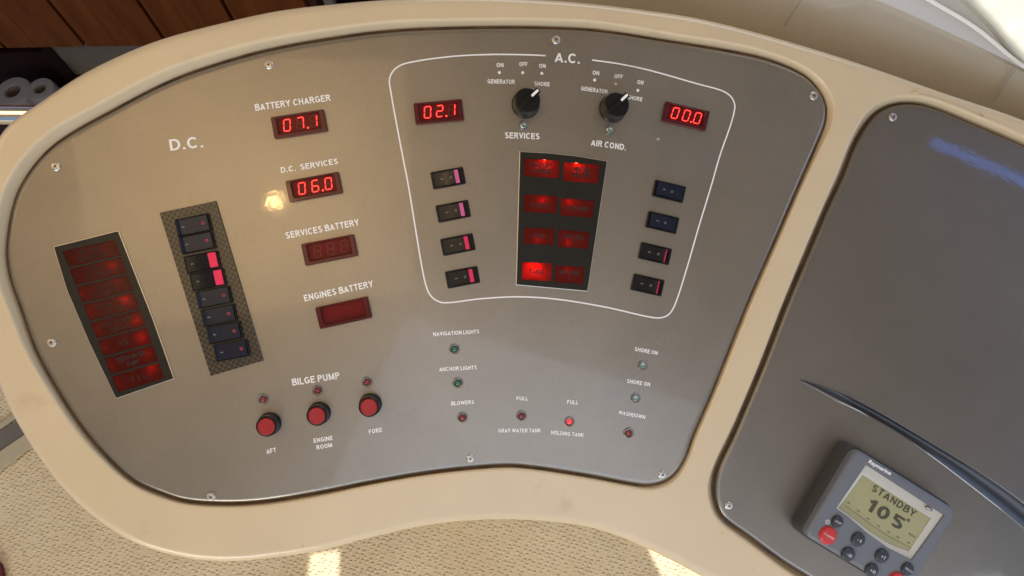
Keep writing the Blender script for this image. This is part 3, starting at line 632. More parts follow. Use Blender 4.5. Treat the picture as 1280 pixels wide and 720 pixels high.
# ---- annunciator windows
def bulb_obj(s, p, r, parent):
    me = cached('bulb_%.2f' % s, lambda m_: lathe(m_, [(0.0011, 0.0), (0.0010, 0.0006), (0.0006, 0.0010)], 8), bulb_mat(s)); return link('bulb', me, None, parent, rel(p, parent))
def annunciator(frame_px, cells, pane, label):
    """black mask let into the faceplate: dividers, one lamp well with a bulb and one red pane per legend"""
    T_ = 0.0012
    fr = [P(*p, T_) for p in frame_px]; rim = off(fr, 0.0007)
    # the base (also the part that the rest hangs on)
    m_ = MB(); m_.loops([off(rim, 0, 0.0001), off(rim, 0, T_-0.0004), off(fr, 0, T_-0.0003)], True); o = mk('annunciator', m_, M['steel'], pan, smooth=0); o['label'] = label
    holes = [[P(*p, T_) for p in q['quad']] for q in cells]
    m2 = MB(); m2.fill(off(fr, 0.0001, T_), holes)
    for h in holes: m2.loops([h, off(h, 0, -0.009)], True)
    m2.loops([off(fr, 0.0001, T_), off(fr, 0.0001, T_-0.0006)], True); mk('dark_mask', m2, M['black_soft'], o, smooth=0)
    for q, h in zip(cells, holes):
        w_ = MB().fill(off(h, 0, -0.0088)); mk('lamp_well', w_, M['cellred'], o, smooth=0)
        p_ = MB(); prism(p_, off(h, -0.0001), 0.0004, 0.0010, 0.00015, 1, cap0=True); mk('legend_pane', p_, pane, o, smooth=0)
        for bx, by, s in q['bulbs']: bulb_obj(s, P(bx, by, -0.0048 if s > 100 else -0.0035), 0.001, o)
        for t, a, b, hh, mm in q['text']: text(t, a, b, hh*1.25, M[mm], o, w=0.00125, bold=0.024)
def z379(x, y): return (620 + x/3.789, 180 + y/3.789)
def zq(*p): return [z379(*q) for q in p]
cells = [
 dict(quad=zq((135,68),(303,78),(298,162),(132,152)), bulbs=[(680.5,200.5,240)], text=[("BATTERY",(665,205.5),(689.5,208),4.6,'legend'),("CHARGE",(665.5,212),(688.5,214.5),4.6,'legend')]),
 dict(quad=zq((320,85),(492,97),(482,187),(318,175)), bulbs=[(720,205,170)], text=[("WATER",(718,210.5),(737,213),4.6,'legend'),("HEATER",(716,217.5),(737.5,220),4.6,'legend')]),
 dict(quad=zq((132,237),(293,247),(287,330),(132,320)), bulbs=[(677.5,251,12)], text=[("SOCKETS",(663,255.5),(688,257.5),4.4,'legend_dim')]),
 dict(quad=zq((307,255),(465,270),(458,350),(305,338)), bulbs=[(711.5,253,14)], text=[("ICE MAKER",(707,259.5),(736,262),4.4,'legend_dim')]),
 dict(quad=zq((132,395),(278,400),(272,480),(130,470)), bulbs=[(671.5,299.8,7)], text=[("OVEN",(666,294),(681,295.3),4.4,'legend_dim')]),
 dict(quad=zq((297,405),(443,418),(437,497),(293,487)), bulbs=[(709.5,303,8)], text=[("AIR COND.",(704,295),(731,297.5),4.4,'legend_dim'),("1",(716,302.8),(718,303),4.4,'legend_dim')]),
 dict(quad=zq((125,558),(265,565),(262,650),(123,645)), bulbs=[(667,334.5,300)], text=[("RANGE",(662,338.5),(679.5,340.5),4.8,'legend')]),
 dict(quad=zq((280,575),(418,583),(413,663),(280,655)), bulbs=[(708.5,337.5,5)], text=[("AIR COND.",(699,339.5),(726,342),4.4,'legend_dim'),("2",(711,347.3),(713.5,347.5),4.4,'legend_dim')])]
for q in cells: q['quad'] = q['quad'][::-1]
annunciator(FR_A, cells, M['pane'], 'tall black window of eight red legend panes in the A.C. section')
def bil(A, B, C, D_, s, t):
    a = Vector(A).lerp(Vector(B), s); b = Vector(D_).lerp(Vector(C), s); return a.lerp(b, t)
def zl(x, y): return (50 + x/3.273, 280 + y/3.273)
A_, B_, C_, D__ = zl(90,108), zl(305,60), zl(512,635), zl(322,692)
cells = []; bl = [1, 6, 2, 12, 8, 12, 5, 10]; bpos = [(0.8,0.5),(0.82,0.42),(0.82,0.3),(0.82,0.3),(0.9,0.55),(0.88,0.5),(0.88,0.45),(0.85,0.2)]
seg_txt = [[7,9],[4,8],[6,8],[9,8],[10,7],[4],[-1],[5]]
for r in range(8):
    t0 = (r + 0.06)/8; t1 = (r + 0.94)/8
    q = [tuple(bil(A_,B_,C_,D__,s,t)) for s, t in ((0,t1),(1,t1),(1,t0),(0,t0))]
    bp = bil(A_,B_,C_,D__, bpos[r][0], (r+bpos[r][1])/8)
    b2 = bil(A_,B_,C_,D__, 0.07, (r+0.5)/8)
    tx = []
    if r == 6:
        a = bil(A_,B_,C_,D__,0.22,(r+0.33)/8); b = bil(A_,B_,C_,D__,0.80,(r+0.33)/8); tx.append(("FRESH WATER", tuple(a), tuple(b), 4.6, 'legend_dim'))
        a = bil(A_,B_,C_,D__,0.38,(r+0.68)/8); b = bil(A_,B_,C_,D__,0.62,(r+0.68)/8); tx.append(("PUMP", tuple(a), tuple(b), 4.6, 'legend_dim'))
    cells.append(dict(quad=q, bulbs=[(bp.x, bp.y, bl[r])] + ([(b2.x, b2.y, 3.5)] if r > 1 else []), text=tx, row=r))
annunciator(FR_B, cells, M['pane2'], 'tall black window of eight dim red legend panes left of the D.C. switches')
ann = bpy.data.objects['annunciator.001']
for r in range(8):                              # legends worn past reading: uneven dark marks on the panes
    if r == 6: continue
    m_ = MB(); rows = seg_txt[r]
    for k, cnt in enumerate(rows):
        ty = (r + (0.5 if len(rows) == 1 else (0.32, 0.68)[k]))/8
        for j in range(cnt):
            if random.random() < 0.12: continue
            s0 = 0.5 + (j - cnt/2)*0.062; 
            c0 = bil(A_,B_,C_,D__,s0+0.008,ty-0.017); c1 = bil(A_,B_,C_,D__,s0+0.045,ty-0.017); c2 = bil(A_,B_,C_,D__,s0+0.045,ty+0.017); c3 = bil(A_,B_,C_,D__,s0+0.008,ty+0.017)
            th = 0.3
            for u0, u1, v0, v1 in random.choice([((0,.3,0,1),(0,1,0,.3),(0,1,.7,1)), ((0,.3,0,1),(.7,1,0,1),(0,1,.35,.65)), ((.35,.65,0,1),(0,1,0,.3)), ((0,.3,0,1),(0,1,.7,1)), ((0,.3,0,1),(.7,1,0,1),(0,1,.7,1))]):
                pts = []
                for u, v in ((u0,v0),(u1,v0),(u1,v1),(u0,v1)):
                    q = c0.lerp(c1, u).lerp(c3.lerp(c2, u), v); pts.append(P(q.x, q.y, 0.00115))
                m_.add(pts, [(0,1,2,3)])
    o = mk('faded_legend', m_, M['legend_dim'], ann, smooth=0)

# ---- rotary knobs
def knob_body(m_): lathe(m_, [(0.0122,0.0),(0.0122,0.0040),(0.0116,0.0046),(0.0113,0.0150),(0.0110,0.0168),(0.0098,0.0176),(0.0092,0.0176)], 40)
def knob_grip(m_):
    L = [Vector((x, y, 0)) for x, y in ((-0.0106,-0.0022),(0.0126,-0.0026),(0.0132,0),(0.0126,0.0026),(-0.0106,0.0022),(-0.0112,0))]
    prism(m_, L, 0.015, 0.0200, 0.0006, 2)
def knob_point(m_): prism(m_, [v + Vector((0.0085,0,0)) for v in rrect(0.0078, 0.0022, 0.0008, 2)], 0.0199, 0.0203, 0.0001, 1)
for x, y, lb in ((656.6,131.2,'black rotary knob above SERVICES'), (765.2,136.4,'black rotary knob above AIR COND.')):
    k = link('rotary_knob', cached('rotary_knob', knob_body, M['knob']), None, pan, rel(P(x, y, 0), pan), math.radians(44)); k['label'] = lb
    link('grip', cached('grip', knob_grip, M['knob']), None, k); link('pointer_mark', cached('pointer_mark', knob_point, M['white_plastic']), None, k)

# ---- push buttons
def btn_sleeve(m_): lathe(m_, [(0.0098,0.0),(0.0098,0.0018),(0.0090,0.0024),(0.0088,0.0120),(0.0080,0.0127),(0.0076,0.0127),(0.0076,0.0100)], 36, False)
def btn_cap(m_): lathe(m_, [(0.0072,0.0080),(0.0072,0.0136),(0.0069,0.0141),(0.0062,0.0143),(0.0060,0.0140),(0.0050,0.0139)], 36)
for x, y, lb in ((337.5,529.2,'AFT'),(399.3,516.0,'ENGINE ROOM'),(463.2,505.3,'FORE')):
    k = link('push_button', cached('push_button', btn_sleeve, M['black']), None, pan, rel(P(x, y, 0), pan)); k['label'] = 'red bilge pump push button above %s' % lb
    link('button_cap', cached('button_cap', btn_cap, M['redcap']), None, k)

# ---- indicator lamps
def led_bezel(m_): lathe(m_, [(0.0046,0.0),(0.0046,0.0008),(0.0041,0.0012),(0.0030,0.0009),(0.0025,0.0003)], 24, False)
def led_lens(m_): lathe(m_, [(0.0025,0.0002),(0.0023,0.0009),(0.0017,0.0014),(0.0009,0.0017),(0.0004,0.0018)], 18)
def led_clear(m_):
    lathe(m_, [(0.0034,0.0001),(0.0033,0.0010),(0.0022,0.0018),(0.0009,0.0014)], 7)
LED = [(329,499,'ledred','dark red lamp above the AFT button',1.0),(397,488,'ledred','dark red lamp above the ENGINE ROOM button',1.0),(459,477.5,'ledred','dark red lamp above the FORE button',1.0),
 (568.2,436.2,'ledgreen','dark green lamp under NAVIGATION LIGHTS',1.0),(572.4,478.4,'ledgreen','dark green lamp under ANCHOR LIGHTS',1.0),(578,521.6,'ledred','dark red lamp under BLOWERS',1.0),
 (651.8,519.6,'ledred','dark red lamp above GRAY WATER TANK',1.0),(711.6,526.9,'ledredlit','bright red lamp above HOLDING TANK',1.0),(785.7,541,'ledred','dark red lamp under WASHDOWN',1.0),
 (803.2,456.6,'ledclear','clear lamp under the upper SHORE ON',0.95),(794.3,497.4,'ledclear','clear lamp under the lower SHORE ON',0.95),(654.2,156.9,'ledclear','clear lamp above SERVICES',0.9),(762.1,162.6,'ledclear','clear lamp above AIR COND.',1.0)]
for x, y, m, lb, s in LED:
    k = link('indicator_lamp', cached('indicator_lamp', led_bezel, M['ledbezel']), None, pan, rel(P(x, y, 0), pan), random.random()*3); k['label'] = lb; k.scale = (s, s, s)
    link('lens', cached('lens_' + m, led_clear if m == 'ledclear' else led_lens, M[m], 10 if m == 'ledclear' else 35), None, k, (0,0,0.0002))
# star shaped scuff where the paint is chipped
m_ = MB()
for i in range(7):
    a = i*0.9 + 0.3; L = random.uniform(0.0015, 0.0038); c = P(822.5, 174, 0.0002); d = Vector((math.cos(a), math.sin(a), 0)); n = Vector((-d.y, d.x, 0))*0.00022
    m_.add([c - n, c + d*L, c + n], [(0,1,2)])
mk('paint_chip', m_, M['white_worn'], pan, smooth=0)

# ------------------------------------------------------------------ right panel with its long crease
rp = root('instrument_panel', P(1200, 480, WR), 'blank grey metallic instrument panel on the right with a long curved groove', 'control panel')
UP = spline([(1000,474.6),(1010,477.2),(1030,484),(1057.8,495.3),(1102,518),(1164,554.5),(1226.7,593),(1280,631.5),(1340,684),(1400,737)], 6, False)
LO = spline([(1000,475.2),(1010,479.4),(1030,489.2),(1050,499.5),(1080,515.5),(1129,544),(1182,581.5),(1235.6,622.5),(1280,659),(1330,707)], 6, False)
K = len(UP)
prof = []                                       # rows of the groove, from the upper lip to the lower one
U0 = [P(p.x, p.y, WR) for p in UP]; L0 = [P(p.x, p.y, WR) for p in LO]
rows = [[] for _ in range(13)]
for i in range(K):
    a, b = U0[i], L0[i]; d = (b - a); w_ = d.length; dn = d.normalized() if w_ > 1e-6 else Vector((0,-1,0)); dn.z = 0
    lipw = min(0.0040, 0.0006 + w_*0.5); dep = min(0.010, w_*0.9)
    seq = [(-lipw*1.2, 0), (-lipw, 0), (-lipw*0.62, -0.30), (-lipw*0.25, -0.28), (0, 1.0), (w_*0.12, dep/ max(1e-6, lipw)*0.8), (w_*0.45, dep/max(1e-6, lipw)), (w_*0.72, dep/max(1e-6, lipw)*0.85), (w_, 1.0), (w_+lipw*0.25, -0.28), (w_+lipw*0.62, -0.30), (w_+lipw, 0), (w_+lipw*1.2, 0)]
    for r, (s, z) in enumerate(seq): rows[r].append(Vector((a.x + dn.x*s, a.y + dn.y*s, WR - min(z*lipw*0.45, dep if 5 <= r <= 7 else 1))))
hole = rows[0] + rows[-1][::-1]
mb = MB(); L = [off(rplate, 0, WR-0.005)]; bev = 0.003
for i in range(6):
    a = math.pi/2*i/5; L.append(off(rplate, -bev*(1-math.cos(a)), WR - bev + bev*math.sin(a)))
L.append(off(rplate, -bev*1.3, WR)); mb.loops(L, True); mb.fill(L[-1], [hole]); mb.loops(rows[:5], False); mb.loops(rows[8:], False)
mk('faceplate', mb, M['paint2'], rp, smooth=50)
mk('groove_interior', MB().loops(rows[4:9], False), M['interior'], rp, smooth=50)  # inside of the groove, a darker colour than the faceplate
screw(1116, 146.5, WR, rp, 0.9); screw(911, 632, WR, rp, 0.6)

# ------------------------------------------------------------------ autopilot control head
HT = WR + 0.026
q = dict(TL=(1072,561), TR=(1199,640), BL=(1007,664)); TL, TR, BL = (P(*q[k], HT) for k in ('TL','TR','BL')); BR = TR + (BL - TL)
cen = (TL + TR + BL + BR)/4; ax = (TR - TL); ay = (TL - BL); AW = ax.length; AH = ay.length; aa = math.atan2(ax.y, ax.x)
ap = root('autopilot_display', (cen.x, cen.y, WR), 'grey square autopilot unit showing STANDBY 105 on its olive screen', 'autopilot'); ap.rotation_euler = (PANEL.to_3x3() @ Matrix.Rotation(aa, 3, 'Z')).to_euler()
h = HT - WR
AH = ay.length * 1.04                                   # the lower end runs out of the picture
yoff = -(AH - ay.length)/2
def A2(px, py, z=None):                          # picture pixel -> unit's own coordinates
    z = h if z is None else z
    p = P(px, py, WR + z) - Vector((cen.x, cen.y, WR)); c_, s_ = math.cos(-aa), math.sin(-aa); return Vector((p.x*c_ - p.y*s_, p.x*s_ + p.y*c_, z))
def sh(L): return [v + Vector((0, yoff, 0)) for v in L]
LB = sh(rrect(AW+0.004, AH+0.004, 0.009, 6)); LF = sh(rrect(AW, AH, 0.008, 6))
m_ = MB(); m_.loops([off(LB,0,0.0), off(LB,0,h*0.62), off(LB,-0.0006,h*0.66)], True); m_.fill(off(LB,-0.0006,h*0.66)); link('rear_housing', m_.mesh('rear_housing'), M['apdark'], ap)
win = [A2(1077.5,588), A2(1047,634), A2(1070,651), A2(1105,678), A2(1137,700), A2(1176,651)]
def W2(px, py): return A2(px, py)
wo = [W2(1083,580.5), W2(1045,636), W2(1062,648), W2(1085,668), W2(1110,686), W2(1140,701), W2(1181,644)]
wo = [Vector((p.x, p.y, h)) for p in wo]
m_ = MB(); LL = [off(LF,0,h*0.6), off(LF,0,h-0.003)]
for i in range(1,5):
    a = math.pi/2*i/4; LL.append(off(LF, -0.003*(1-math.cos(a)), h-0.003+0.003*math.sin(a)))
LL.append(off(LF, -0.0036, h)); m_.loops(LL, True); m_.fill(LL[-1], [wo]); m_.loops([off(wo,0,h), off(wo,-0.0006,h-0.0015)], True)
link('front_housing', m_.mesh('front_housing', 40), M['apbody'], ap)
wi = [W2(1079.5,594.5), W2(1049.5,636), W2(1072,652), W2(1104,675), W2(1137,690.5), W2(1166,649.5)]
wi = [W2(1080,594.5), W2(1049.5,636.3), W2(1065,647), W2(1087,664), W2(1112,680), W2(1138,690.5), W2(1165.5,649)]
m_ = MB(); m_.loops([off(wo,-0.0006,h-0.0015), off([Vector((p.x,p.y,0)) for p in wi], 0.0002, h-0.0022), off([Vector((p.x,p.y,0)) for p in wi], 0, h-0.0032)], True); link('window_surround', m_.mesh('window_surround', 20), M['apwin'], ap)
m_ = MB().fill(off([Vector((p.x,p.y,0)) for p in wi], 0.0001, h-0.003)); link('screen', m_.mesh('screen', 0), M['lcd'], ap)
class F: pass
def aptext(s, a, b, hh, m, z, bold=0.01, parent=ap):
    A, B = A2(*a, z), A2(*b, z)
    if s != 'Raymarine': return link('lettering', text_object(s, (B-A).length, hh*PX, 0.12 + bold*3, m, gap=0.2 if len(s) < 8 else .13), None, parent, (A+B)/2, math.atan2(B.y-A.y, B.x-A.x))
    cu = bpy.data.curves.new('lettering', 'FONT'); cu.body = s; cu.offset = bold; cu.resolution_u = 3
    o = bpy.data.objects.new('tmp', cu); COL.objects.link(o); me = bpy.data.meshes.new_from_object(o.evaluated_get(bpy.context.evaluated_depsgraph_get())); bpy.data.objects.remove(o)
    xs = [v.co.x for v in me.vertices]; ys = [v.co.y for v in me.vertices]; x0, x1, y0, y1 = min(xs), max(xs), min(ys), max(ys); Lg = (B-A).length; H = hh*PX
    for v in me.vertices: v.co = Vector(((v.co.x-(x0+x1)/2)/(x1-x0)*Lg, (v.co.y-(y0+y1)/2)/(y1-y0)*H, 0))
    me.name = 'lettering'; me.materials.clear(); me.materials.append(m)
    return link('lettering', me, None, parent, (A+B)/2, math.atan2(B.y-A.y, B.x-A.x))
aptext('Raymarine', (1086,577.0), (1113.5,592.8), 6.4, M['white'], h+0.0002, 0.03)
aptext('STANDBY', (1091,609), (1144,643), 9, M['lcdink'], h-0.0027, 0.012)
aptext('105', (1086,629.5), (1129,656.5), 16.5, M['lcdink'], h-0.0027, 0.022)
m_ = MB(); m_.loops([circ(0.0016,10), circ(0.0007,10)], True); link('degree_mark', m_.mesh('degree_mark', 0), M['lcdink'], ap, A2(1135.5,650.5,h-0.0027))
aptext('MAG', (1136.5,667), (1144.5,672), 3, M['lcdfaint'], h-0.0027)
m_ = polyline_strip(spline([A2(*p, h-0.0027) for p in ((1057,632.5),(1072,643),(1092,658),(1112,671),(1137.5,684.5))], 5, False), 0.0004, h-0.0027); link('rudder_scale', m_.mesh('rudder_scale', 0), M['lcdink'], ap)
m_ = MB()
for x, y in ((1061,628.5),(1073,638.5),(1085,648.5),(1098,657.5),(1111,665),(1122.5,671.5),(1136,678.5)):
    p = A2(x, y, h-0.0027); m_.add([p+Vector(v) for v in ((-.0015,-.0006,0),(.0015,-.0006,0),(.0015,.0006,0),(-.0015,.0006,0))], [(0,1,2,3)])
link('scale_marks', m_.mesh('scale_marks', 0), M['lcdfaint'], ap)
m_ = MB(); p = A2(1161,635.5,h+0.0002); m_.add([p+Vector((math.cos(t)*0.0042, math.sin(t)*0.0017, 0)) for t in [i*math.pi/8 for i in range(16)]], [tuple(range(16))]); link('emblem', m_.mesh('emblem', 0), M['apdark'], ap)
m_ = MB(); m_.add([p+Vector((math.cos(t)*0.0030, math.sin(t)*0.0006-0.0004, 0.0002)) for t in [i*math.pi/6 for i in range(12)]], [tuple(range(12))]); link('emblem', m_.mesh('emblem_wave', 0), M['white_worn'], ap)
def key(x, y, r, m, txt, hh=3, tl=8):
    def fn(m2):
        lathe(m2, [(r*PX*1.08,0.0),(r*PX*1.05,0.0006),(r*PX,0.0007),(r*PX,0.0018),(r*PX*0.88,0.0026),(r*PX*0.6,0.0028)], 24)
    k = link('key', cached('key_%s_%.1f' % (m, r), fn, M[m]), None, ap, A2(x, y, h)); k['label'] = '%s rubber key marked %s' % ('red' if m == 'keyred' else 'dark', txt)
    ca, sa = math.cos(math.radians(-32)), math.sin(math.radians(32))
    o = aptext(txt, (x - ca*tl/2, y - sa*tl/2), (x + ca*tl/2, y + sa*tl/2), hh, M['white_worn'], h+0.0029, 0.01)
    o.parent = k; o.location = (0,0,0.0029)
key(1046,651.7,7.4,'keydark','DISP',2.4,8); key(1034.5,669,11.2,'keyred','STANDBY',2.6,15); key(1072,674,8.8,'keydark','-1',4,5); key(1101.7,694.5,8.8,'keydark','+1',4,5)
key(1059.5,692.5,8.8,'keydark','-10',4,7); key(1089,712.5,8.8,'keydark','+10',4,7); key(1133.7,711,8,'keydark','TRACK',2.6,11); key(1120,726,11.2,'keyred','AUTO',3,11)
m_ = MB(); m_.loops([circ(0.0022,14), circ(0.0014,14)], True); m_.box(-0.0002,0.0002,-0.0012,0.0012,0,0.0001); link('lamp_symbol', m_.mesh('lamp_symbol', 0), M['white_worn'], ap, A2(1034.5,652.5,h+0.0002))

# ------------------------------------------------------------------ dash beyond the console
da = root('dash_moulding', P(1100, 60, -0.06), 'tan moulded dash fascia curving along the far side of the console', 'dash')
n = 40
def sample(pts, n): 
    s = spline([P(*p) for p in pts], 8, False); return [s[min(len(s)-1, round(i*(len(s)-1)/(n-1)))] for i in range(n)]
DA = sample([(680,40,-.09),(760,40,-.09),(880,70,-.09),(1080,130,-.09),(1280,200,-.09),(1500,300,-.09)], n)
DB = sample([(680,-110,-.03),(850,-68,-.03),(1000,-33,-.03),(1095,0,-.03),(1163,30,-.03),(1280,85,-.03),(1400,150,-.03),(1520,215,-.03)], n)
rows = []
for t, dzv in ((0,0),(0.08,-0.012),(0.25,-0.02),(0.5,-0.014),(0.75,0.0),(0.92,0.006),(1,0.0)): rows.append([DA[i].lerp(DB[i], t) + Vector((0,0,dzv)) for i in range(n)])
mk('fascia', MB().loops(rows, False), M['fascia'], da, smooth=60)
for px in ((1003,-5),(978,34)), ((1268,84),(1238,128)):
    a = P(*px[0], -0.024); b = P(*px[1], -0.062); m_ = polyline_strip([a, a.lerp(b, .5), b], 0.0018, 0)
    for i, v in enumerate(m_.v): v.z = [a.z, (a.z+b.z)/2, b.z][i % 3] + 0.004
    mk('fascia_seam', m_, M['seam'], da, smooth=0)
DC = sample([(900,-150,-.028),(1040,-75,-.028),(1160,0,-.028),(1218,35,-.028),(1280,84,-.028),(1400,153,-.028),(1520,218,-.028)], n)
DB2 = sample([(850,-68,-.03),(1000,-33,-.03),(1095,0,-.03),(1163,30,-.03),(1280,87,-.03),(1400,156,-.03),(1520,222,-.03)], n)
mk('ledge', MB().loops([DB2, DC], False), M['ledge'], da)
m_ = MB(); m_.loops([[p + Vector((math.cos(t)*0.0011, math.cos(t)*0.0018, 0.001+math.sin(t)*0.0014)) for p in DC] for t in [i*math.pi/5 for i in range(6)]], False); mk('piping_bead', m_, M['bead'], da)
mk('ledge', MB().loops([[p + Vector((0,0,-0.002)) for p in DC], sample([(1000,-160,-.03),(1130,-70,-.03),(1210,2,-.03),(1240,32,-.03),(1283,78,-.03),(1400,151,-.03),(1520,216,-.03)], n)], False), M['ledge'], da)
cov = [sample([(1000,-160,-.024),(1130,-75,-.024),(1207,0,-.024),(1238,30,-.024),(1280,76,-.024),(1400,150,-.024),(1520,212,-.024)], n), sample([(1080,-230,-.02),(1190,-130,-.02),(1280,-50,-.02),(1340,-10,-.02),(1400,30,-.02),(1500,80,-.02),(1600,140,-.02)], n)]
m_ = MB().loops([[p + Vector((0,0,-0.012)) for p in cov[0]], cov[0], [cov[0][i].lerp(cov[1][i], .1)+Vector((0,0,.004)) for i in range(n)], [cov[0][i].lerp(cov[1][i], .5)+Vector((0,0,.006)) for i in range(n)], cov[1]], False)
tag(mk('vinyl_cover', m_, M['cover'], None, frame=PANEL), 'bright pale vinyl cover lying on the dash at the top right corner', 'cover')

# ------------------------------------------------------------------ sole (helm floor)
f = MB(); fl = [Wz(-900, 440, 0), Wz(-900, 1500, 0), Wz(2200, 1500, 0), Wz(1500, 440, 0)]
yN = Wz(0, 430, 0).y; fl = [Vector((-3, yN, 0)), Vector((-3, -3, 0)), Vector((3, -3, 0)), Vector((3, yN, 0))]
f.add(fl, [(0,1,2,3)]); f.add([fl[0], fl[3], fl[3]+Vector((0,0,-1.3)), fl[0]+Vector((0,0,-1.3))], [(0,1,2,3)])
tag(mk('floor', f, M['sole'], None, smooth=0), kind='structure')
gz = -1.2
f = MB(); f.add([(-4, yN, gz), (3, yN, gz), (3, 6, gz), (-4, 6, gz)], [(0,1,2,3)]); tag(mk('lower_floor', f, M['darkwood'], None, smooth=0), kind='structure')
def strip(name, pxs, z, m, label, cat, th=0.004):
    top = [Wz(*p, z) for p in pxs]; m_ = MB(); m_.loops([[Vector((v.x, v.y, z-th)) for v in top], top], True, True, True); return tag(mk(name, m_, m, None, smooth=0), label, cat)
strip('floor_channel', [(-40,565),(-40,592),(40,548),(60,530),(60,500)], 0.006, M['stripgrey'], 'dark grey channel let into the floor left of the console', 'floor channel')
strip('floor_edging', [(-40,592),(-40,618),(60,543),(60,523)], 0.010, M['striptan'], 'flat tan edging strip beside the grey floor channel', 'floor edging')
strip('floor_edging', [(-40,558),(-40,563),(40,508),(40,502)], 0.010, M['striptan'], 'thin tan strip on the upper side of the grey floor channel', 'floor edging')
strip('floor_mat', [(-60,640),(-60,800),(20,800),(0,706)], 0.012, M['redmat'], 'dark red mat edge at the lower left corner', 'mat', 0.01)

# ------------------------------------------------------------------ grab rail
r0 = Wd(-260, 141, 1.0); r1 = Wd(150, 145, 1.02); d = (r1 - r0).normalized(); s1 = d.cross(Vector((0,0,1))).normalized(); s2 = s1.cross(d)
rr = 0.0135
ra = root('grab_rail', (r0 + r1)/2, 'polished steel grab rail behind the left edge of the console', 'grab rail', Matrix.Identity(4))
m_ = MB(); m_.loops([[p + s1*rr*math.cos(a) + s2*rr*math.sin(a) for a in [i*math.pi/12 for i in range(24)]] for p in (r0, r1)], True, True, True); mk('rail_tube', m_, M['chrome'], ra)
for t in (0.03, 0.97):
    p = r0.lerp(r1, t); m_ = MB(); m_.loops([[Vector((p.x + 0.011*math.cos(a), p.y + 0.011*math.sin(a), z)) for a in [i*math.pi/8 for i in range(16)]] for z in (-1.2, p.z)], True); mk('post', m_, M['chrome'], ra)

# ------------------------------------------------------------------ galley: cabinet, counter, paper rolls
z0 = -0.05; a0 = Wz(0, 53.5, z0); b0 = Wz(212, 50, z0); dx = (b0 - a0); dx.z = 0; ux = dx.normalized(); uy = Vector((-ux.y, ux.x, 0))
FR = Matrix.Translation(a0) @ Matrix((ux, uy, Vector((0,0,1)))).transposed().to_4x4(); FI = FR.inverted()
def onwall(px, py):
    r = ray_w(px, py); nrm = uy; t = (a0 - CAMPOS).dot(nrm)/r.dot(nrm); return FI @ (CAMPOS + r*t)
xs = [onwall(110,52).x, onwall(212,50).x, onwall(297,27).x, onwall(386,2).x]
wd = xs[1]-xs[0]; xs = [xs[0]-wd*2, xs[0]-wd] + xs
cab = root('galley_cabinet', FR.inverted() @ a0 + Vector((0.4,0,0.3)), 'reddish brown wooden cabinet front of tall flat doors in the dark upper left', 'cabinet', FR)
for i in range(len(xs)-1):
    m_ = MB(); g_ = 0.006; cx_ = (xs[i]+xs[i+1])/2; hw_ = (xs[i+1]-xs[i])/2 - g_
    L = [Vector((cx_-hw_, 0, 0)), Vector((cx_+hw_, 0, 0)), Vector((cx_+hw_, 0, 1.3)), Vector((cx_-hw_, 0, 1.3))]
    m_.box(cx_-hw_, cx_+hw_, -0.02, 0.0, 0.0, 1.3); mk('door_panel', m_, M['wood'], cab, smooth=0)
m_ = MB().box(xs[0], xs[-1]+0.02, 0.002, 0.3, -0.004, 1.3); mk('carcass', m_, M['darkwood'], cab, smooth=0)
m_ = MB().box(xs[-1]+0.05, xs[-1]+0.075, -0.02, 0.0, -0.3, 1.3); tag(mk('trim_post', m_, M['greyback'], None, smooth=0, frame=FR), 'thin grey upright strip right of the wooden cabinet', 'trim')
m_ = MB().box(xs[0]-0.5, xs[-1]+1.5, 0.31, 0.34, -1.3, 1.4); tag(mk('rear_wall', m_, M['darkapp'], None, smooth=0, frame=FR), kind='structure')
m_ = MB().box(xs[0], xs[-1], 0.02, 0.05, -0.168, -0.006); tag(mk('backsplash', m_, M['greyback'], None, smooth=0, frame=FR), 'dull grey backsplash below the wooden cabinet', 'backsplash')
cz = -0.17
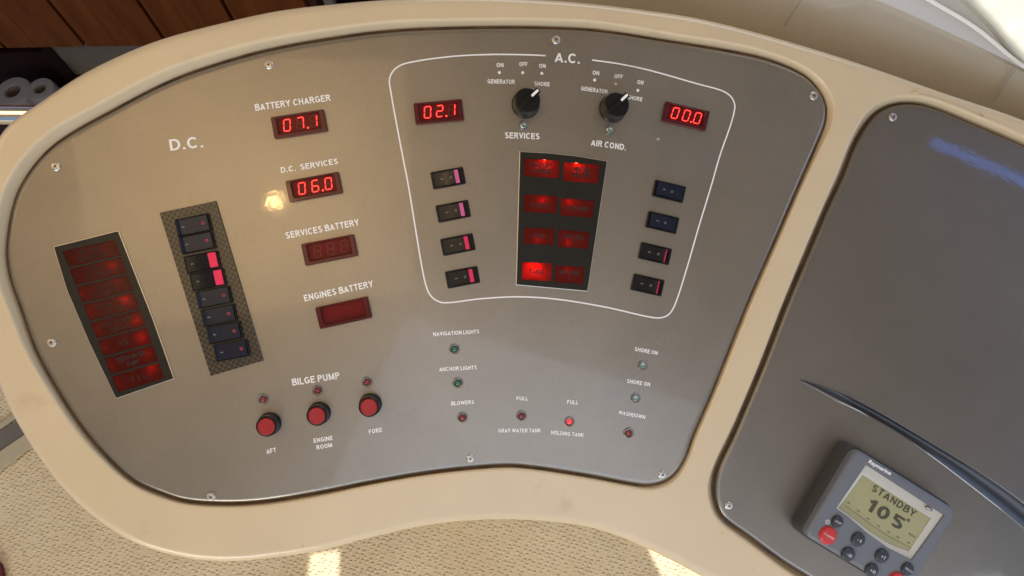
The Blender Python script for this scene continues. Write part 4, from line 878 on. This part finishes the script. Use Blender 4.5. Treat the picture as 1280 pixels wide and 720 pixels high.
m_ = MB().box(xs[0]-0.3, xs[-1]+0.3, -0.55, 0.018, cz-0.04, cz); tag(mk('counter', m_, M['darkwood'], None, smooth=0, frame=FR), 'dark wooden galley counter under the paper rolls', 'counter')
m_ = MB().box(xs[0]-0.3, onwall(58,60).x, -0.03, 0.015, cz+0.001, -0.012); tag(mk('dark_appliance', m_, M['darkapp'], None, smooth=0, frame=FR), 'nearly black box below the cabinet above the paper rolls', 'appliance')
zt = z0 + cz + 0.105
for i, (px, py, lb) in enumerate(((15,113.5,'left of two white paper rolls standing on the dark counter'),(49.5,110.5,'right of two white paper rolls standing on the dark counter'))):
    p = Wz(px, py, zt); R = (0.056, 0.043)[i]
    ro = root('paper_roll', (p.x, p.y, zt-0.105), lb, 'paper roll', Matrix.Identity(4), 'paper rolls on the counter')
    m_ = MB(); lathe(m_, [(R,0.0),(R,0.097),(R*0.93,0.104),(R*0.8,0.105),(R*0.45,0.104),(R*0.42,0.100),(R*0.40,0.02)], 28, False); link('paper', m_.mesh('paper'), M['paper'], ro)
    m_ = MB(); lathe(m_, [(R*0.405,0.0),(R*0.405,0.101),(R*0.36,0.101),(R*0.36,0.0)], 20, False); link('core', m_.mesh('core'), M['card'], ro)

# ------------------------------------------------------------------ added unseen slab, its holes shaped to cast the sun patches
ZR = 2.35
def up_to_mask(p): return p + SUN_DIR*((ZR - p.z)/SUN_DIR.z)
def mask_hole(pts): return [Vector((q.x, q.y, ZR)) for q in (up_to_mask(p) for p in pts)]
h1 = mask_hole([Wz(*p, 0) for p in ((388,693),(383,735),(372,780),(420,780),(423,735),(424,688))])
h2 = mask_hole([Wz(*p, 0) for p in ((800,640),(812,690),(830,725),(860,780),(930,780),(900,640))])
h3 = mask_hole([PANEL @ P(*p, -0.024) for p in ((1140,-120),(1212,-2),(1243,30),(1282,74),(1400,140),(1500,60),(1400,-200))])
ro = MB(); R0 = [Vector((-2.4,-2.6,ZR)), Vector((2.6,-2.6,ZR)), Vector((2.6,2.6,ZR)), Vector((-2.4,2.6,ZR))]
ro.fill(R0, [h1, h2, h3]); 
tag(mk('sun_mask', ro, M['sun_mask'], None, smooth=0), kind='structure')
